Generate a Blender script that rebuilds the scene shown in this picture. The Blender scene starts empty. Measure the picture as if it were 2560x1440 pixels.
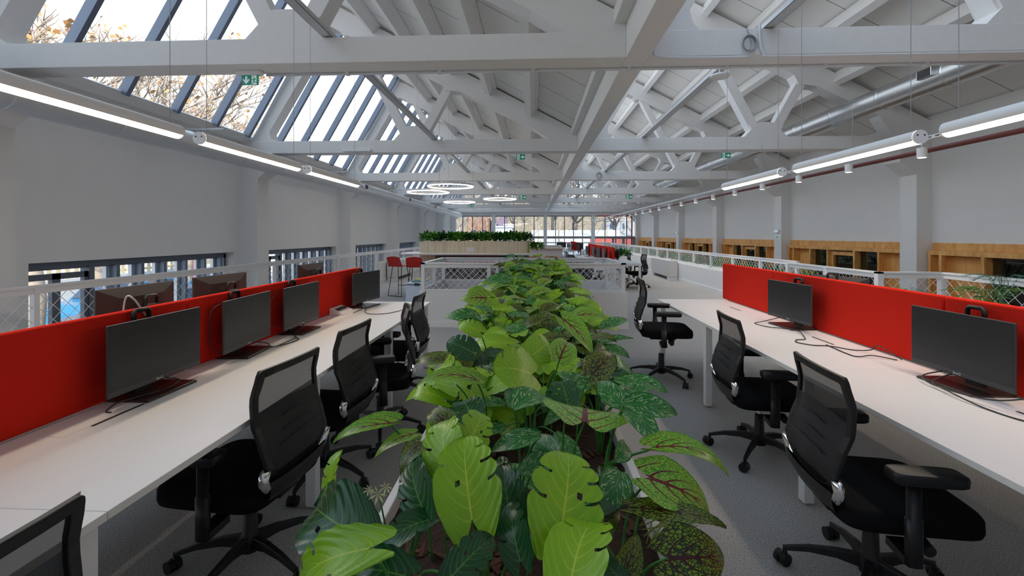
import bpy, math, random
from mathutils import Vector, Matrix
SC = bpy.context.scene
COL = SC.collection
# ---------------------------------------------------------------- camera, world, sun, exposure
F_PX, CX, HZ, VPX = 1138.0, 1280.0, 588.0, 1333.0
cam_d = bpy.data.cameras.new('camera')
cam = bpy.data.objects.new('camera', cam_d)
COL.objects.link(cam)
cam_d.sensor_width = 36.0
cam_d.lens = F_PX / 2560.0 * 36.0
cam_d.shift_y = -(720.0 - HZ) / 2560.0
cam_d.clip_start = 0.02
cam_d.clip_end = 400
cam.location = (0, 0, 1.5)
YAW = math.atan((VPX - CX) / F_PX)
cam.rotation_euler = (math.radians(90), 0, YAW)
SC.camera = cam
SC.view_settings.view_transform = 'Standard'
SC.view_settings.look = 'None'
SC.view_settings.gamma = 1.0
SC.view_settings.use_curve_mapping = False
SC.view_settings.exposure = 0.5
SC.cycles.use_denoising = True
SC.cycles.max_bounces = 10
SC.cycles.diffuse_bounces = 6
SC.cycles.glossy_bounces = 3
SC.cycles.transmission_bounces = 4
SC.cycles.transparent_max_bounces = 24
SC.cycles.sample_clamp_indirect = 6.0
SC.cycles.caustics_reflective = False
SC.cycles.caustics_refractive = False

world = bpy.data.worlds.new('world')
SC.world = world
world.use_nodes = True
wn = world.node_tree
wn.nodes.clear()
w_out = wn.nodes.new('ShaderNodeOutputWorld')
w_bg = wn.nodes.new('ShaderNodeBackground')
w_tc = wn.nodes.new('ShaderNodeTexCoord')
w_sep = wn.nodes.new('ShaderNodeSeparateXYZ')
w_ramp = wn.nodes.new('ShaderNodeValToRGB')
wn.links.new(w_tc.outputs['Generated'], w_sep.inputs[0])
wn.links.new(w_sep.outputs['Z'], w_ramp.inputs['Fac'])
cr = w_ramp.color_ramp
cr.elements[0].position = 0.0
cr.elements[0].color = (1.0, 0.98, 0.94, 1)
cr.elements[1].position = 0.85
cr.elements[1].color = (0.62, 0.79, 1.0, 1)
e = cr.elements.new(0.32)
e.color = (0.90, 0.95, 1.0, 1)
wn.links.new(w_ramp.outputs['Color'], w_bg.inputs['Color'])
wn.links.new(w_bg.outputs[0], w_out.inputs['Surface'])
w_bg.inputs['Strength'].default_value = 1.4

sun_d = bpy.data.lights.new('sun', 'SUN')
sun = bpy.data.objects.new('sun', sun_d)
COL.objects.link(sun)
sun_d.energy = 4.2
sun_d.angle = 0.01
sun_d.color = (1.0, 0.9, 0.76)
sun.location = (30, -40, 30)
sun.rotation_euler = (Vector((0, 0, 0)) - Vector((0.35, -0.78, 0.5))).to_track_quat('-Z', 'Y').to_euler()

# ---------------------------------------------------------------- helpers
def P(px, py, d):
    """point seen at photo pixel (px,py), d metres deep along the view axis"""
    u = (px - CX) / F_PX * d
    z = 1.5 + (HZ - py) / F_PX * d
    c, s = math.cos(YAW), math.sin(YAW)
    return Vector((u * c - d * s, u * s + d * c, z))

def inp(n, name, val):
    if name in n.inputs:
        n.inputs[name].default_value = val

def mat(name, color, rough=0.5, metal=0.0, spec=0.5, emit=None, estr=0.0, noise=None, bump=0.0, trans=0.0, sheen=0.0):
    m = bpy.data.materials.new(name)
    m.use_nodes = True
    nt = m.node_tree
    b = nt.nodes['Principled BSDF']
    b.inputs['Base Color'].default_value = (*color, 1)
    b.inputs['Roughness'].default_value = rough
    b.inputs['Metallic'].default_value = metal
    inp(b, 'Specular IOR Level', spec)
    if sheen:
        inp(b, 'Sheen Weight', sheen)
    if emit:
        inp(b, 'Emission Color', (*emit, 1))
        inp(b, 'Emission Strength', estr)
    if noise:
        scale, amt = noise
        tc = nt.nodes.new('ShaderNodeTexCoord')
        nz = nt.nodes.new('ShaderNodeTexNoise')
        nz.inputs['Scale'].default_value = scale
        nz.inputs['Detail'].default_value = 3
        nt.links.new(tc.outputs['Object'], nz.inputs['Vector'])
        mx = nt.nodes.new('ShaderNodeMix')
        mx.data_type = 'RGBA'
        mx.inputs['A'].default_value = (*[c * (1 - amt) for c in color], 1)
        mx.inputs['B'].default_value = (*[min(1, c * (1 + amt)) for c in color], 1)
        nt.links.new(nz.outputs['Fac'], mx.inputs['Factor'])
        nt.links.new(mx.outputs['Result'], b.inputs['Base Color'])
        if bump:
            bp = nt.nodes.new('ShaderNodeBump')
            bp.inputs['Strength'].default_value = bump
            bp.inputs['Distance'].default_value = 0.01
            nt.links.new(nz.outputs['Fac'], bp.inputs['Height'])
            nt.links.new(bp.outputs['Normal'], b.inputs['Normal'])
    return m

def wood_mat(name, c1, c2, scale=(3, 3, 0.4), rough=0.45, planks=0.0, axis='X', knots=False):
    m = bpy.data.materials.new(name)
    m.use_nodes = True
    nt = m.node_tree
    b = nt.nodes['Principled BSDF']
    b.inputs['Roughness'].default_value = rough
    tc = nt.nodes.new('ShaderNodeTexCoord')
    mp = nt.nodes.new('ShaderNodeMapping')
    mp.inputs['Scale'].default_value = scale
    nt.links.new(tc.outputs['Object'], mp.inputs['Vector'])
    nz = nt.nodes.new('ShaderNodeTexNoise')
    nz.inputs['Scale'].default_value = 6
    nz.inputs['Detail'].default_value = 5
    nz.inputs['Distortion'].default_value = 0.6
    nt.links.new(mp.outputs[0], nz.inputs['Vector'])
    rp = nt.nodes.new('ShaderNodeValToRGB')
    rp.color_ramp.elements[0].position = 0.35
    rp.color_ramp.elements[0].color = (*c1, 1)
    rp.color_ramp.elements[1].position = 0.68
    rp.color_ramp.elements[1].color = (*c2, 1)
    nt.links.new(nz.outputs['Fac'], rp.inputs['Fac'])
    last = rp.outputs['Color']
    if knots:
        vo = nt.nodes.new('ShaderNodeTexVoronoi')
        vo.inputs['Scale'].default_value = 2.6
        nt.links.new(tc.outputs['Object'], vo.inputs['Vector'])
        lt = nt.nodes.new('ShaderNodeMath')
        lt.operation = 'LESS_THAN'
        lt.inputs[1].default_value = 0.045
        nt.links.new(vo.outputs['Distance'], lt.inputs[0])
        mx = nt.nodes.new('ShaderNodeMix')
        mx.data_type = 'RGBA'
        nt.links.new(lt.outputs[0], mx.inputs['Factor'])
        nt.links.new(last, mx.inputs['A'])
        mx.inputs['B'].default_value = (c1[0] * .35, c1[1] * .3, c1[2] * .3, 1)
        last = mx.outputs['Result']
    nt.links.new(last, b.inputs['Base Color'])
    return m

def mixmat(name, color, alpha, rough=0.5):
    """diffuse weave with see-through holes: alpha is the covered share"""
    m = bpy.data.materials.new(name)
    m.use_nodes = True
    nt = m.node_tree
    nt.nodes.clear()
    o = nt.nodes.new('ShaderNodeOutputMaterial')
    mx = nt.nodes.new('ShaderNodeMixShader')
    t = nt.nodes.new('ShaderNodeBsdfTransparent')
    p = nt.nodes.new('ShaderNodeBsdfPrincipled')
    p.inputs['Base Color'].default_value = (*color, 1)
    p.inputs['Roughness'].default_value = rough
    mx.inputs[0].default_value = alpha
    nt.links.new(t.outputs[0], mx.inputs[1])
    nt.links.new(p.outputs[0], mx.inputs[2])
    nt.links.new(mx.outputs[0], o.inputs['Surface'])
    return m

def glass_mat(name, tint=(0.95, 0.98, 1.0), refl=0.06):
    m = bpy.data.materials.new(name)
    m.use_nodes = True
    nt = m.node_tree
    nt.nodes.clear()
    o = nt.nodes.new('ShaderNodeOutputMaterial')
    mx = nt.nodes.new('ShaderNodeMixShader')
    t = nt.nodes.new('ShaderNodeBsdfTransparent')
    t.inputs[0].default_value = (*tint, 1)
    g = nt.nodes.new('ShaderNodeBsdfGlossy')
    g.inputs['Roughness'].default_value = 0.02
    mx.inputs[0].default_value = refl
    nt.links.new(t.outputs[0], mx.inputs[1])
    nt.links.new(g.outputs[0], mx.inputs[2])
    nt.links.new(mx.outputs[0], o.inputs['Surface'])
    return m

class MB:
    def __init__(s):
        s.v = []; s.f = []; s.uv = None; s.sm = []
    def add(s, vs, fs, smooth=False):
        o = len(s.v)
        s.v += [tuple(v) for v in vs]
        s.f += [tuple(i + o for i in f) for f in fs]
        s.sm += [smooth] * len(fs)
        return s
    def box(s, x0, x1, y0, y1, z0, z1):
        x0, x1 = min(x0, x1), max(x0, x1); y0, y1 = min(y0, y1), max(y0, y1); z0, z1 = min(z0, z1), max(z0, z1)
        return s.add([(x0,y0,z0),(x1,y0,z0),(x1,y1,z0),(x0,y1,z0),(x0,y0,z1),(x1,y0,z1),(x1,y1,z1),(x0,y1,z1)],
              [(0,3,2,1),(4,5,6,7),(0,1,5,4),(1,2,6,5),(2,3,7,6),(3,0,4,7)])
    def prism(s, poly, axis, a, b):
        """poly: 2D points; axis 'y' -> (x,z) profile swept along y; 'x' -> (y,z); 'z' -> (x,y)"""
        n = len(poly)
        def mk(p, t):
            return (p[0], t, p[1]) if axis == 'y' else ((t, p[0], p[1]) if axis == 'x' else (p[0], p[1], t))
        vs = [mk(p, a) for p in poly] + [mk(p, b) for p in poly]
        fs = [tuple(range(n - 1, -1, -1)), tuple(range(n, 2 * n))]
        fs += [(i, (i + 1) % n, (i + 1) % n + n, i + n) for i in range(n)]
        return s.add(vs, fs)
    def beam(s, p, q, w, h, up=(0, 0, 1)):
        p, q, up = Vector(p), Vector(q), Vector(up)
        d = (q - p).normalized()
        sd = d.cross(up)
        if sd.length < 1e-4:
            sd = d.cross(Vector((1, 0, 0)))
        sd.normalize(); u = sd.cross(d).normalized()
        vs = []
        for c in (p, q):
            for a, b in ((-1,-1),(1,-1),(1,1),(-1,1)):
                vs.append(c + sd * (a * w / 2) + u * (b * h / 2))
        return s.add(vs, [(0,3,2,1),(4,5,6,7),(0,1,5,4),(1,2,6,5),(2,3,7,6),(3,0,4,7)])
    def cyl(s, p, q, r0, r1=None, n=12, smooth=True):
        if r1 is None: r1 = r0
        p, q = Vector(p), Vector(q)
        d = (q - p).normalized()
        a = d.cross(Vector((0, 0, 1)))
        if a.length < 1e-4: a = Vector((1, 0, 0))
        a.normalize(); b = d.cross(a)
        vs = []
        for c, r in ((p, r0), (q, r1)):
            for i in range(n):
                t = 2 * math.pi * i / n
                vs.append(c + (a * math.cos(t) + b * math.sin(t)) * r)
        s.add(vs, [(i, (i+1) % n, (i+1) % n + n, i + n) for i in range(n)], smooth)
        s.add(vs[:n], [tuple(range(n - 1, -1, -1))]); s.add(vs[n:], [tuple(range(n))])
        return s
    def tube(s, pts, r, n=6, closed=False, flat=1.0, smooth=True):
        pts = [Vector(p) for p in pts]
        m = len(pts); vs = []
        up = None
        rr = r if isinstance(r, (list, tuple)) else [r] * m
        for i, p in enumerate(pts):
            a = pts[i - 1] if (i > 0 or closed) else pts[0]
            b = pts[(i + 1) % m] if (i < m - 1 or closed) else pts[-1]
            d = (b - a)
            if d.length < 1e-7: d = Vector((0, 0, 1))
            d.normalize()
            if up is None:
                up = Vector((0, 0, 1)) if abs(d.z) < 0.9 else Vector((1, 0, 0))
            sd = d.cross(up)
            if sd.length < 1e-5: sd = d.orthogonal()
            sd.normalize(); up = sd.cross(d).normalized()
            for k in range(n):
                t = 2 * math.pi * k / n
                vs.append(p + sd * math.cos(t) * rr[i] + up * math.sin(t) * rr[i] * flat)
        fs = []
        for i in range(m if closed else m - 1):
            j = (i + 1) % m
            for k in range(n):
                fs.append((i*n+k, i*n+(k+1) % n, j*n+(k+1) % n, j*n+k))
        if not closed:
            fs.append(tuple(range(n - 1, -1, -1))); fs.append(tuple(range((m-1)*n, m*n)))
        return s.add(vs, fs, smooth)
    def grid(s, fn, nu, nv, smooth=True, skip=None):
        o = [fn(i / nu, j / nv) for j in range(nv + 1) for i in range(nu + 1)]
        fs = []
        for j in range(nv):
            for i in range(nu):
                if skip and skip((i + .5) / nu, (j + .5) / nv): continue
                a = j * (nu + 1) + i
                fs.append((a, a + 1, a + nu + 2, a + nu + 1))
        return s.add(o, fs, smooth)
    def lathe(s, prof, c=(0, 0, 0), n=20, smooth=True):
        c = Vector(c); vs = []
        for r, z in prof:
            for k in range(n):
                t = 2 * math.pi * k / n
                vs.append(c + Vector((r * math.cos(t), r * math.sin(t), z)))
        fs = []
        for i in range(len(prof) - 1):
            for k in range(n):
                fs.append((i*n+k, i*n+(k+1) % n, (i+1)*n+(k+1) % n, (i+1)*n+k))
        s.add(vs, fs, smooth)
        return s
    def rounded(s, cx, cy, w, d, rings, n=28, e=4.0):
        """stack of superellipse rings [(z, scale)]"""
        vs = []
        for z, sc in rings:
            for k in range(n):
                t = 2 * math.pi * k / n
                ct, st = math.cos(t), math.sin(t)
                vs.append((cx + w/2*sc*math.copysign(abs(ct)**(2/e), ct), cy + d/2*sc*math.copysign(abs(st)**(2/e), st), z))
        m = len(rings); fs = []
        for i in range(m - 1):
            for k in range(n):
                fs.append((i*n+k, i*n+(k+1) % n, (i+1)*n+(k+1) % n, (i+1)*n+k))
        fs.append(tuple(range(n - 1, -1, -1))); fs.append(tuple(range((m-1)*n, m*n)))
        return s.add(vs, fs, True)
    def mesh(s, name, m=None):
        me = bpy.data.meshes.new(name)
        me.from_pydata(s.v, [], s.f)
        me.polygons.foreach_set('use_smooth', s.sm)
        me.update()
        if m: me.materials.append(m)
        return me
    def build(s, name, m, parent=None, bevel=0.0, seg=2, loc=None):
        o = bpy.data.objects.new(name, s.mesh(name, m))
        COL.objects.link(o)
        if parent: o.parent = parent
        if loc: o.location = loc
        if bevel:
            md = o.modifiers.new('bevel', 'BEVEL')
            md.width = bevel; md.segments = seg; md.limit_method = 'ANGLE'
        return o

def tag(o, label=None, cat=None, group=None, kind=None):
    if label: o['label'] = label
    if cat: o['category'] = cat
    if group: o['group'] = group
    if kind: o['kind'] = kind
    return o

def thing(name, label, cat, loc=(0, 0, 0), rz=0.0, group=None, kind=None):
    o = bpy.data.objects.new(name, None)
    o.empty_display_size = 0.1
    COL.objects.link(o)
    o.location = loc; o.rotation_euler = (0, 0, rz)
    return tag(o, label, cat, group, kind)

def dup(root, loc=None, rz=None, label=None, group=None, parent=None):
    r = root.copy(); COL.objects.link(r)
    if parent: r.parent = parent
    if loc is not None: r.location = loc
    if rz is not None: r.rotation_euler = (0, 0, rz)
    if label: r['label'] = label
    if group: r['group'] = group
    for ch in list(root.children):
        dup(ch, parent=r)
    return r

def text_mesh(name, txt, size, m, parent, loc, rot, extrude=0.0005, align='CENTER'):
    cu = bpy.data.curves.new(name, 'FONT')
    cu.body = txt; cu.size = size; cu.extrude = extrude
    cu.align_x = align; cu.align_y = 'CENTER'; cu.resolution_u = 3
    t = bpy.data.objects.new(name + '_t', cu)
    me = bpy.data.meshes.new_from_object(t)
    bpy.data.objects.remove(t)
    me.materials.clear(); me.materials.append(m)
    o = bpy.data.objects.new(name, me)
    COL.objects.link(o); o.parent = parent
    o.location = loc; o.rotation_euler = rot
    return o

ORD = ['first', 'second', 'third', 'fourth', 'fifth', 'sixth', 'seventh', 'eighth', 'ninth', 'tenth', 'eleventh', 'twelfth', 'thirteenth', 'fourteenth', 'fifteenth', 'sixteenth', 'seventeenth', 'eighteenth', 'nineteenth', 'twentieth']
R = random.Random(7)

# ---------------------------------------------------------------- materials
M = {}
M['wall'] = mat('white_plaster', (0.80, 0.79, 0.775), 0.85, noise=(3.0, 0.03), bump=0.05)
M['conc'] = mat('white_painted_concrete', (0.80, 0.795, 0.79), 0.7, noise=(12.0, 0.04), bump=0.25)
M['roof'] = mat('white_roof_panel', (0.82, 0.805, 0.78), 0.8, noise=(1.2, 0.04))
M['low'] = mat('white_low_wall', (0.74, 0.74, 0.745), 0.6, noise=(2, 0.02))
M['skirt'] = mat('white_skirting', (0.78, 0.78, 0.78), 0.5)
M['rail'] = mat('white_coated_steel', (0.76, 0.77, 0.79), 0.35, noise=(5, 0.02))
M['desk'] = mat('white_laminate', (0.80, 0.79, 0.78), 0.38, noise=(2, 0.01))
M['deskleg'] = mat('white_powder_coat', (0.80, 0.80, 0.81), 0.4)
M['grille'] = mat('dark_grille', (0.03, 0.03, 0.035), 0.5)
M['red'] = mat('red_felt', (0.64, 0.020, 0.009), 0.95, noise=(220, 0.10), bump=0.15, spec=0.15)
M['redplastic'] = mat('red_plastic', (0.55, 0.02, 0.012), 0.45)
M['black'] = mat('black_plastic', (0.010, 0.010, 0.011), 0.42, spec=0.4)
M['blackfab'] = mat('black_fabric', (0.007, 0.007, 0.008), 0.95, noise=(300, 0.3), bump=0.2, spec=0.12)
M['mesh'] = mixmat('black_mesh_weave', (0.008, 0.008, 0.010), 0.84, 0.85)
M['lumbar'] = mixmat('black_lumbar_band', (0.016, 0.016, 0.019), 0.88, 0.7)
M['chrome'] = mat('polished_chrome', (0.85, 0.85, 0.86), 0.12, metal=1.0)
M['steel'] = mat('galvanised_duct', (0.62, 0.63, 0.64), 0.30, metal=1.0, noise=(6, 0.08))
M['steel_l'] = mat('pale_duct', (0.66, 0.67, 0.68), 0.45, metal=0.75, noise=(6, 0.05))
M['screen'] = mat('matt_black_display', (0.022, 0.022, 0.025), 0.38)
M['bezel'] = mat('dark_bezel', (0.05, 0.05, 0.055), 0.35)
M['monback'] = mat('black_monitor_shell', (0.03, 0.025, 0.024), 0.45)
M['base'] = mat('dark_brown_base', (0.035, 0.022, 0.020), 0.35)
M['logo'] = mat('silver_print', (0.65, 0.65, 0.66), 0.35)
M['logo_d'] = mat('embossed_dark', (0.09, 0.085, 0.085), 0.4)
M['cable'] = mat('dark_cable', (0.03, 0.027, 0.026), 0.5)
M['cable_w'] = mat('white_cable', (0.72, 0.72, 0.72), 0.5)
M['lampbody'] = mat('white_lamp_body', (0.85, 0.85, 0.85), 0.4)
M['glow'] = mat('lamp_diffuser', (0.9, 0.9, 0.9), 0.5, emit=(1.0, 0.80, 0.60), estr=21.0)
M['glow_ring'] = mat('ring_diffuser', (0.9, 0.9, 0.9), 0.5, emit=(1.0, 0.93, 0.84), estr=14.0)
M['glow_spot'] = mat('spot_lens', (0.9, 0.9, 0.9), 0.5, emit=(1.0, 0.85, 0.6), estr=3.0)
M['wire'] = mat('thin_steel_wire', (0.35, 0.36, 0.38), 0.4, metal=0.6)
M['alu'] = mat('blue_grey_aluminium', (0.15, 0.19, 0.26), 0.35, metal=0.2)
M['alu_d'] = mat('dark_window_frame', (0.12, 0.14, 0.18), 0.4, metal=0.1)
M['alu_l'] = mat('pale_sill_strip', (0.55, 0.58, 0.62), 0.35, metal=0.4)
M['greyframe'] = mat('warm_grey_frame', (0.30, 0.29, 0.30), 0.45)
M['glass'] = glass_mat('clear_glass', (0.92, 0.96, 1.0), 0.05)
M['glass_end'] = glass_mat('end_wall_glass', (0.90, 0.95, 1.0), 0.08)
M['glass_dark'] = glass_mat('timber_window_glass', (0.55, 0.58, 0.60), 0.10)
M['timber'] = wood_mat('orange_pine', (0.66, 0.31, 0.08), (0.90, 0.50, 0.17), (2, 1.2, 0.5), 0.45, knots=True)
M['ply'] = wood_mat('orange_plywood', (0.68, 0.33, 0.09), (0.84, 0.44, 0.14), (4, 4, 0.35), 0.5)
M['maple'] = wood_mat('pale_maple_veneer', (0.60, 0.49, 0.34), (0.80, 0.68, 0.50), (5, 5, 0.25), 0.5)
M['walnut'] = wood_mat('brown_veneer', (0.18, 0.10, 0.05), (0.28, 0.17, 0.09), (5, 5, 0.3), 0.5)
M['soil'] = mat('brown_soil', (0.035, 0.016, 0.010), 0.95, noise=(60, 0.6), bump=1.0)
M['bark'] = mat('soil_bark', (0.10, 0.04, 0.022), 0.9, noise=(80, 0.5), bump=0.8)
M['signgreen'] = mat('exit_green', (0.0, 0.13, 0.085), 0.4, emit=(0.0, 0.22, 0.14), estr=0.25)
M['signwhite'] = mat('exit_white', (0.75, 0.85, 0.85), 0.4, emit=(0.7, 0.85, 0.85), estr=0.15)
M['redpipe'] = mat('dark_red_pipe', (0.15, 0.035, 0.03), 0.4)
M['redpipe2'] = mat('bright_red_pipe', (0.42, 0.03, 0.02), 0.4)
M['galv'] = mat('cable_tray_steel', (0.55, 0.56, 0.58), 0.4, metal=0.5)
M['cabinet'] = mat('cream_convector', (0.62, 0.61, 0.59), 0.45)
M['cabinet_s'] = mat('grey_convector_end', (0.36, 0.365, 0.37), 0.45)
M['asphalt'] = mat('pale_asphalt', (0.55, 0.54, 0.52), 0.9, noise=(2, 0.2))
M['grass'] = mat('dry_grass', (0.24, 0.22, 0.07), 0.95, noise=(1.5, 0.5))
M['hill'] = mat('scrub_hillside', (0.26, 0.20, 0.13), 0.95, noise=(2.2, 0.95), bump=0.5)
M['branch'] = mat('pale_bark', (0.42, 0.34, 0.27), 0.85, noise=(9, 0.3))
M['branch_d'] = mat('dark_bark', (0.09, 0.075, 0.07), 0.85, noise=(9, 0.3))
M['leafdry'] = mat('dry_orange_leaf', (0.55, 0.30, 0.12), 0.8)
M['fencey'] = mat('cream_fence', (0.72, 0.58, 0.36), 0.7)
M['hoard'] = mat('white_hoarding', (0.58, 0.60, 0.63), 0.6)
M['brick'] = mat('orange_brick', (0.46, 0.26, 0.17), 0.8, noise=(3, 0.2))
M['mauve'] = mat('mauve_render', (0.25, 0.17, 0.24), 0.8)
M['redhoard'] = mat('red_hoarding', (0.45, 0.09, 0.07), 0.6)
M['teal'] = mat('teal_box', (0.15, 0.32, 0.38), 0.5)
M['winblue'] = mat('dark_window', (0.05, 0.08, 0.14), 0.2)
M['carblue'] = mat('blue_car_paint', (0.04, 0.22, 0.42), 0.2)
M['cardark'] = mat('navy_car_paint', (0.03, 0.06, 0.12), 0.2)
M['tyre'] = mat('tyre_rubber', (0.02, 0.02, 0.02), 0.8)
M['curtain'] = mat('grey_curtain', (0.16, 0.18, 0.20), 0.9)
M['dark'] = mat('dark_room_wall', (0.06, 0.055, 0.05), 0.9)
M['bluefloor'] = mat('blue_walkway', (0.14, 0.22, 0.34), 0.7)

# carpet: grey loop pile with fine noise
def carpet():
    m = bpy.data.materials.new('grey_carpet')
    m.use_nodes = True
    nt = m.node_tree
    b = nt.nodes['Principled BSDF']
    b.inputs['Roughness'].default_value = 1.0
    tc = nt.nodes.new('ShaderNodeTexCoord')
    mp = nt.nodes.new('ShaderNodeMapping')
    mp.inputs['Scale'].default_value = (1.0, 1.0, 1.0)
    nt.links.new(tc.outputs['Object'], mp.inputs['Vector'])
    nz = nt.nodes.new('ShaderNodeTexNoise')
    nz.inputs['Scale'].default_value = 150
    nz.inputs['Detail'].default_value = 4
    nt.links.new(mp.outputs[0], nz.inputs['Vector'])
    rp = nt.nodes.new('ShaderNodeValToRGB')
    rp.color_ramp.elements[0].position = 0.36
    rp.color_ramp.elements[0].color = (0.27, 0.26, 0.25, 1)
    rp.color_ramp.elements[1].position = 0.64
    rp.color_ramp.elements[1].color = (0.55, 0.535, 0.52, 1)
    nt.links.new(nz.outputs['Fac'], rp.inputs['Fac'])
    nt.links.new(rp.outputs['Color'], b.inputs['Base Color'])
    bp = nt.nodes.new('ShaderNodeBump')
    bp.inputs['Strength'].default_value = 0.4
    bp.inputs['Distance'].default_value = 0.002
    nt.links.new(nz.outputs['Fac'], bp.inputs['Height'])
    nt.links.new(bp.outputs['Normal'], b.inputs['Normal'])
    return m
M['carpet'] = carpet()

# roof boards: thin dark joints across the slope every 1.25 m
def boards():
    m = bpy.data.materials.new('white_roof_boards')
    m.use_nodes = True
    nt = m.node_tree
    b = nt.nodes['Principled BSDF']
    b.inputs['Roughness'].default_value = 0.8
    tc = nt.nodes.new('ShaderNodeTexCoord')
    sp = nt.nodes.new('ShaderNodeSeparateXYZ')
    nt.links.new(tc.outputs['Object'], sp.inputs[0])
    md = nt.nodes.new('ShaderNodeMath'); md.operation = 'PINGPONG'; md.inputs[1].default_value = 0.5
    nt.links.new(sp.outputs['Y'], md.inputs[0])
    lt = nt.nodes.new('ShaderNodeMath'); lt.operation = 'LESS_THAN'; lt.inputs[1].default_value = 0.008
    nt.links.new(md.outputs[0], lt.inputs[0])
    mx = nt.nodes.new('ShaderNodeMix'); mx.data_type = 'RGBA'
    nt.links.new(lt.outputs[0], mx.inputs['Factor'])
    mx.inputs['A'].default_value = (0.82, 0.805, 0.78, 1)
    mx.inputs['B'].default_value = (0.20, 0.20, 0.20, 1)
    nt.links.new(mx.outputs['Result'], b.inputs['Base Color'])
    return m
M['boards'] = boards()
# ================================================================ SHELL
LW, RW = -6.30, 8.00            # inner faces of the side walls
LC, RC = -5.92, 7.70            # room faces of the columns
Y_END, Y_BACK = 35.0, -5.9
T0, BAY, NT = 4.55, 5.0, 7      # first truss front face, spacing, count
TY = [T0 + BAY * k for k in range(NT)]
TT = 0.30                       # truss thickness
CB, CT = 3.26, 3.52             # bottom chord underside / top
VAL = 0.95
def struct(name, mb, m, parent=None, bevel=0.0):
    o = mb.build(name, m, parent, bevel)
    if not parent: o['kind'] = 'structure'
    return o
def sthing(name):
    o = thing(name, None, None); o['kind'] = 'structure'; return o

# mezzanine slab with the stairwell and second stairwell cut out
SX0, SX1, SY0, SY1 = -1.78, 1.42, 7.45, 9.10
S2X0, S2X1, S2Y0, S2Y1 = -1.6, 1.15, 18.9, 20.7
fl = MB()
FX0, FX1 = -4.95, 5.25
for y0, y1, holes in ((Y_BACK, SY0, None), (SY0, SY1, (SX0, SX1)), (SY1, S2Y0, None), (S2Y0, S2Y1, (S2X0, S2X1)), (S2Y1, Y_END, None)):
    if holes:
        fl.box(FX0, holes[0], y0, y1, -0.3, 0); fl.box(holes[1], FX1, y0, y1, -0.3, 0)
    else:
        fl.box(FX0, FX1, y0, y1, -0.3, 0)
struct('floor', fl, M['carpet'])
lo = MB().box(LW - 0.1, RW + 0.1, Y_BACK, Y_END + 1, -3.0, -2.9)
struct('floor_lower', lo, M['low'])

def win_y(k):       # left window opening of bay k (between truss k and k+1)
    return TY[0] + 0.85 + BAY * k, TY[0] + 4.75 + BAY * k
def wall_with_holes(mb, x0, x1, ya, yb, z0, z1, holes, zt):
    y = ya
    for h0, h1 in holes:
        mb.box(x0, x1, y, h0, z0, z1)
        mb.box(x0, x1, h0, h1, zt, z1)
        y = h1
    mb.box(x0, x1, y, yb, z0, z1)
wl = MB()
lh = [win_y(k) for k in range(-2, 6)]
lh = [(max(a, Y_BACK + .1), b) for a, b in lh]
wall_with_holes(wl, LW - 0.35, LW, Y_BACK, Y_END, -3.0, 3.55, lh, 1.145)
struct('wall_left', wl, M['wall'])
wr = MB()
rh = [(TY[0] + 0.42 + BAY * k, TY[0] + BAY - 0.06 + BAY * k) for k in range(-2, 6)]
rh = [(max(a, Y_BACK + .1), b) for a, b in rh]
wall_with_holes(wr, RW, RW + 0.30, Y_BACK, Y_END, -3.0, 3.9, rh, 1.35)
struct('wall_right', wr, M['wall'])
struct('wall_back', MB().box(LW - .35, RW + .3, Y_BACK - .3, Y_BACK, -3, 7), M['wall'])

# roof planes (sawtooth): steep glass facing left, boarded slope falling right
LR, RR = (-4.40, 6.60), (2.83, 6.65)          # ridges
SILL_L = (-6.12, 3.62)
SILL_R = (1.12, 3.70)
VALZ = 3.70
rfL = MB().prism([(LR[0], LR[1]), (0.93, 3.70), (0.93, 3.86), (LR[0], LR[1] + 0.16)], 'y', Y_BACK, Y_END + .2)
struct('ceiling_left_slope', rfL, M['boards'])
rfR = MB().prism([(RR[0], RR[1]), (RW + .3, 3.76), (RW + .3, 3.92), (RR[0], RR[1] + 0.16)], 'y', Y_BACK, Y_END + .2)
struct('ceiling_right_slope', rfR, M['boards'])

# columns with corbels
for side, wx, cx, sgn in (('left', LW, LC, 1), ('right', RW, RC, -1)):
    for k in range(NT):
        y0 = TY[k] - 0.03
        c = MB().box(wx, cx, y0, y0 + 0.42, -2.9, 2.72)
        c.prism([(wx, 2.72), (cx, 2.72), (cx + sgn * 0.32, 2.98), (cx + sgn * 0.32, CB), (wx, CB)], 'y', y0, y0 + 0.42)
        c.box(wx, cx - sgn * .0, y0, y0 + .42, CB, 3.5)
        o = c.build('column', M['wall'])
        tag(o, 'white wall column with flared top on the %s wall, %s nearest' % (side, ORD[k]), 'column', 'white columns along the %s wall' % side)

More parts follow.
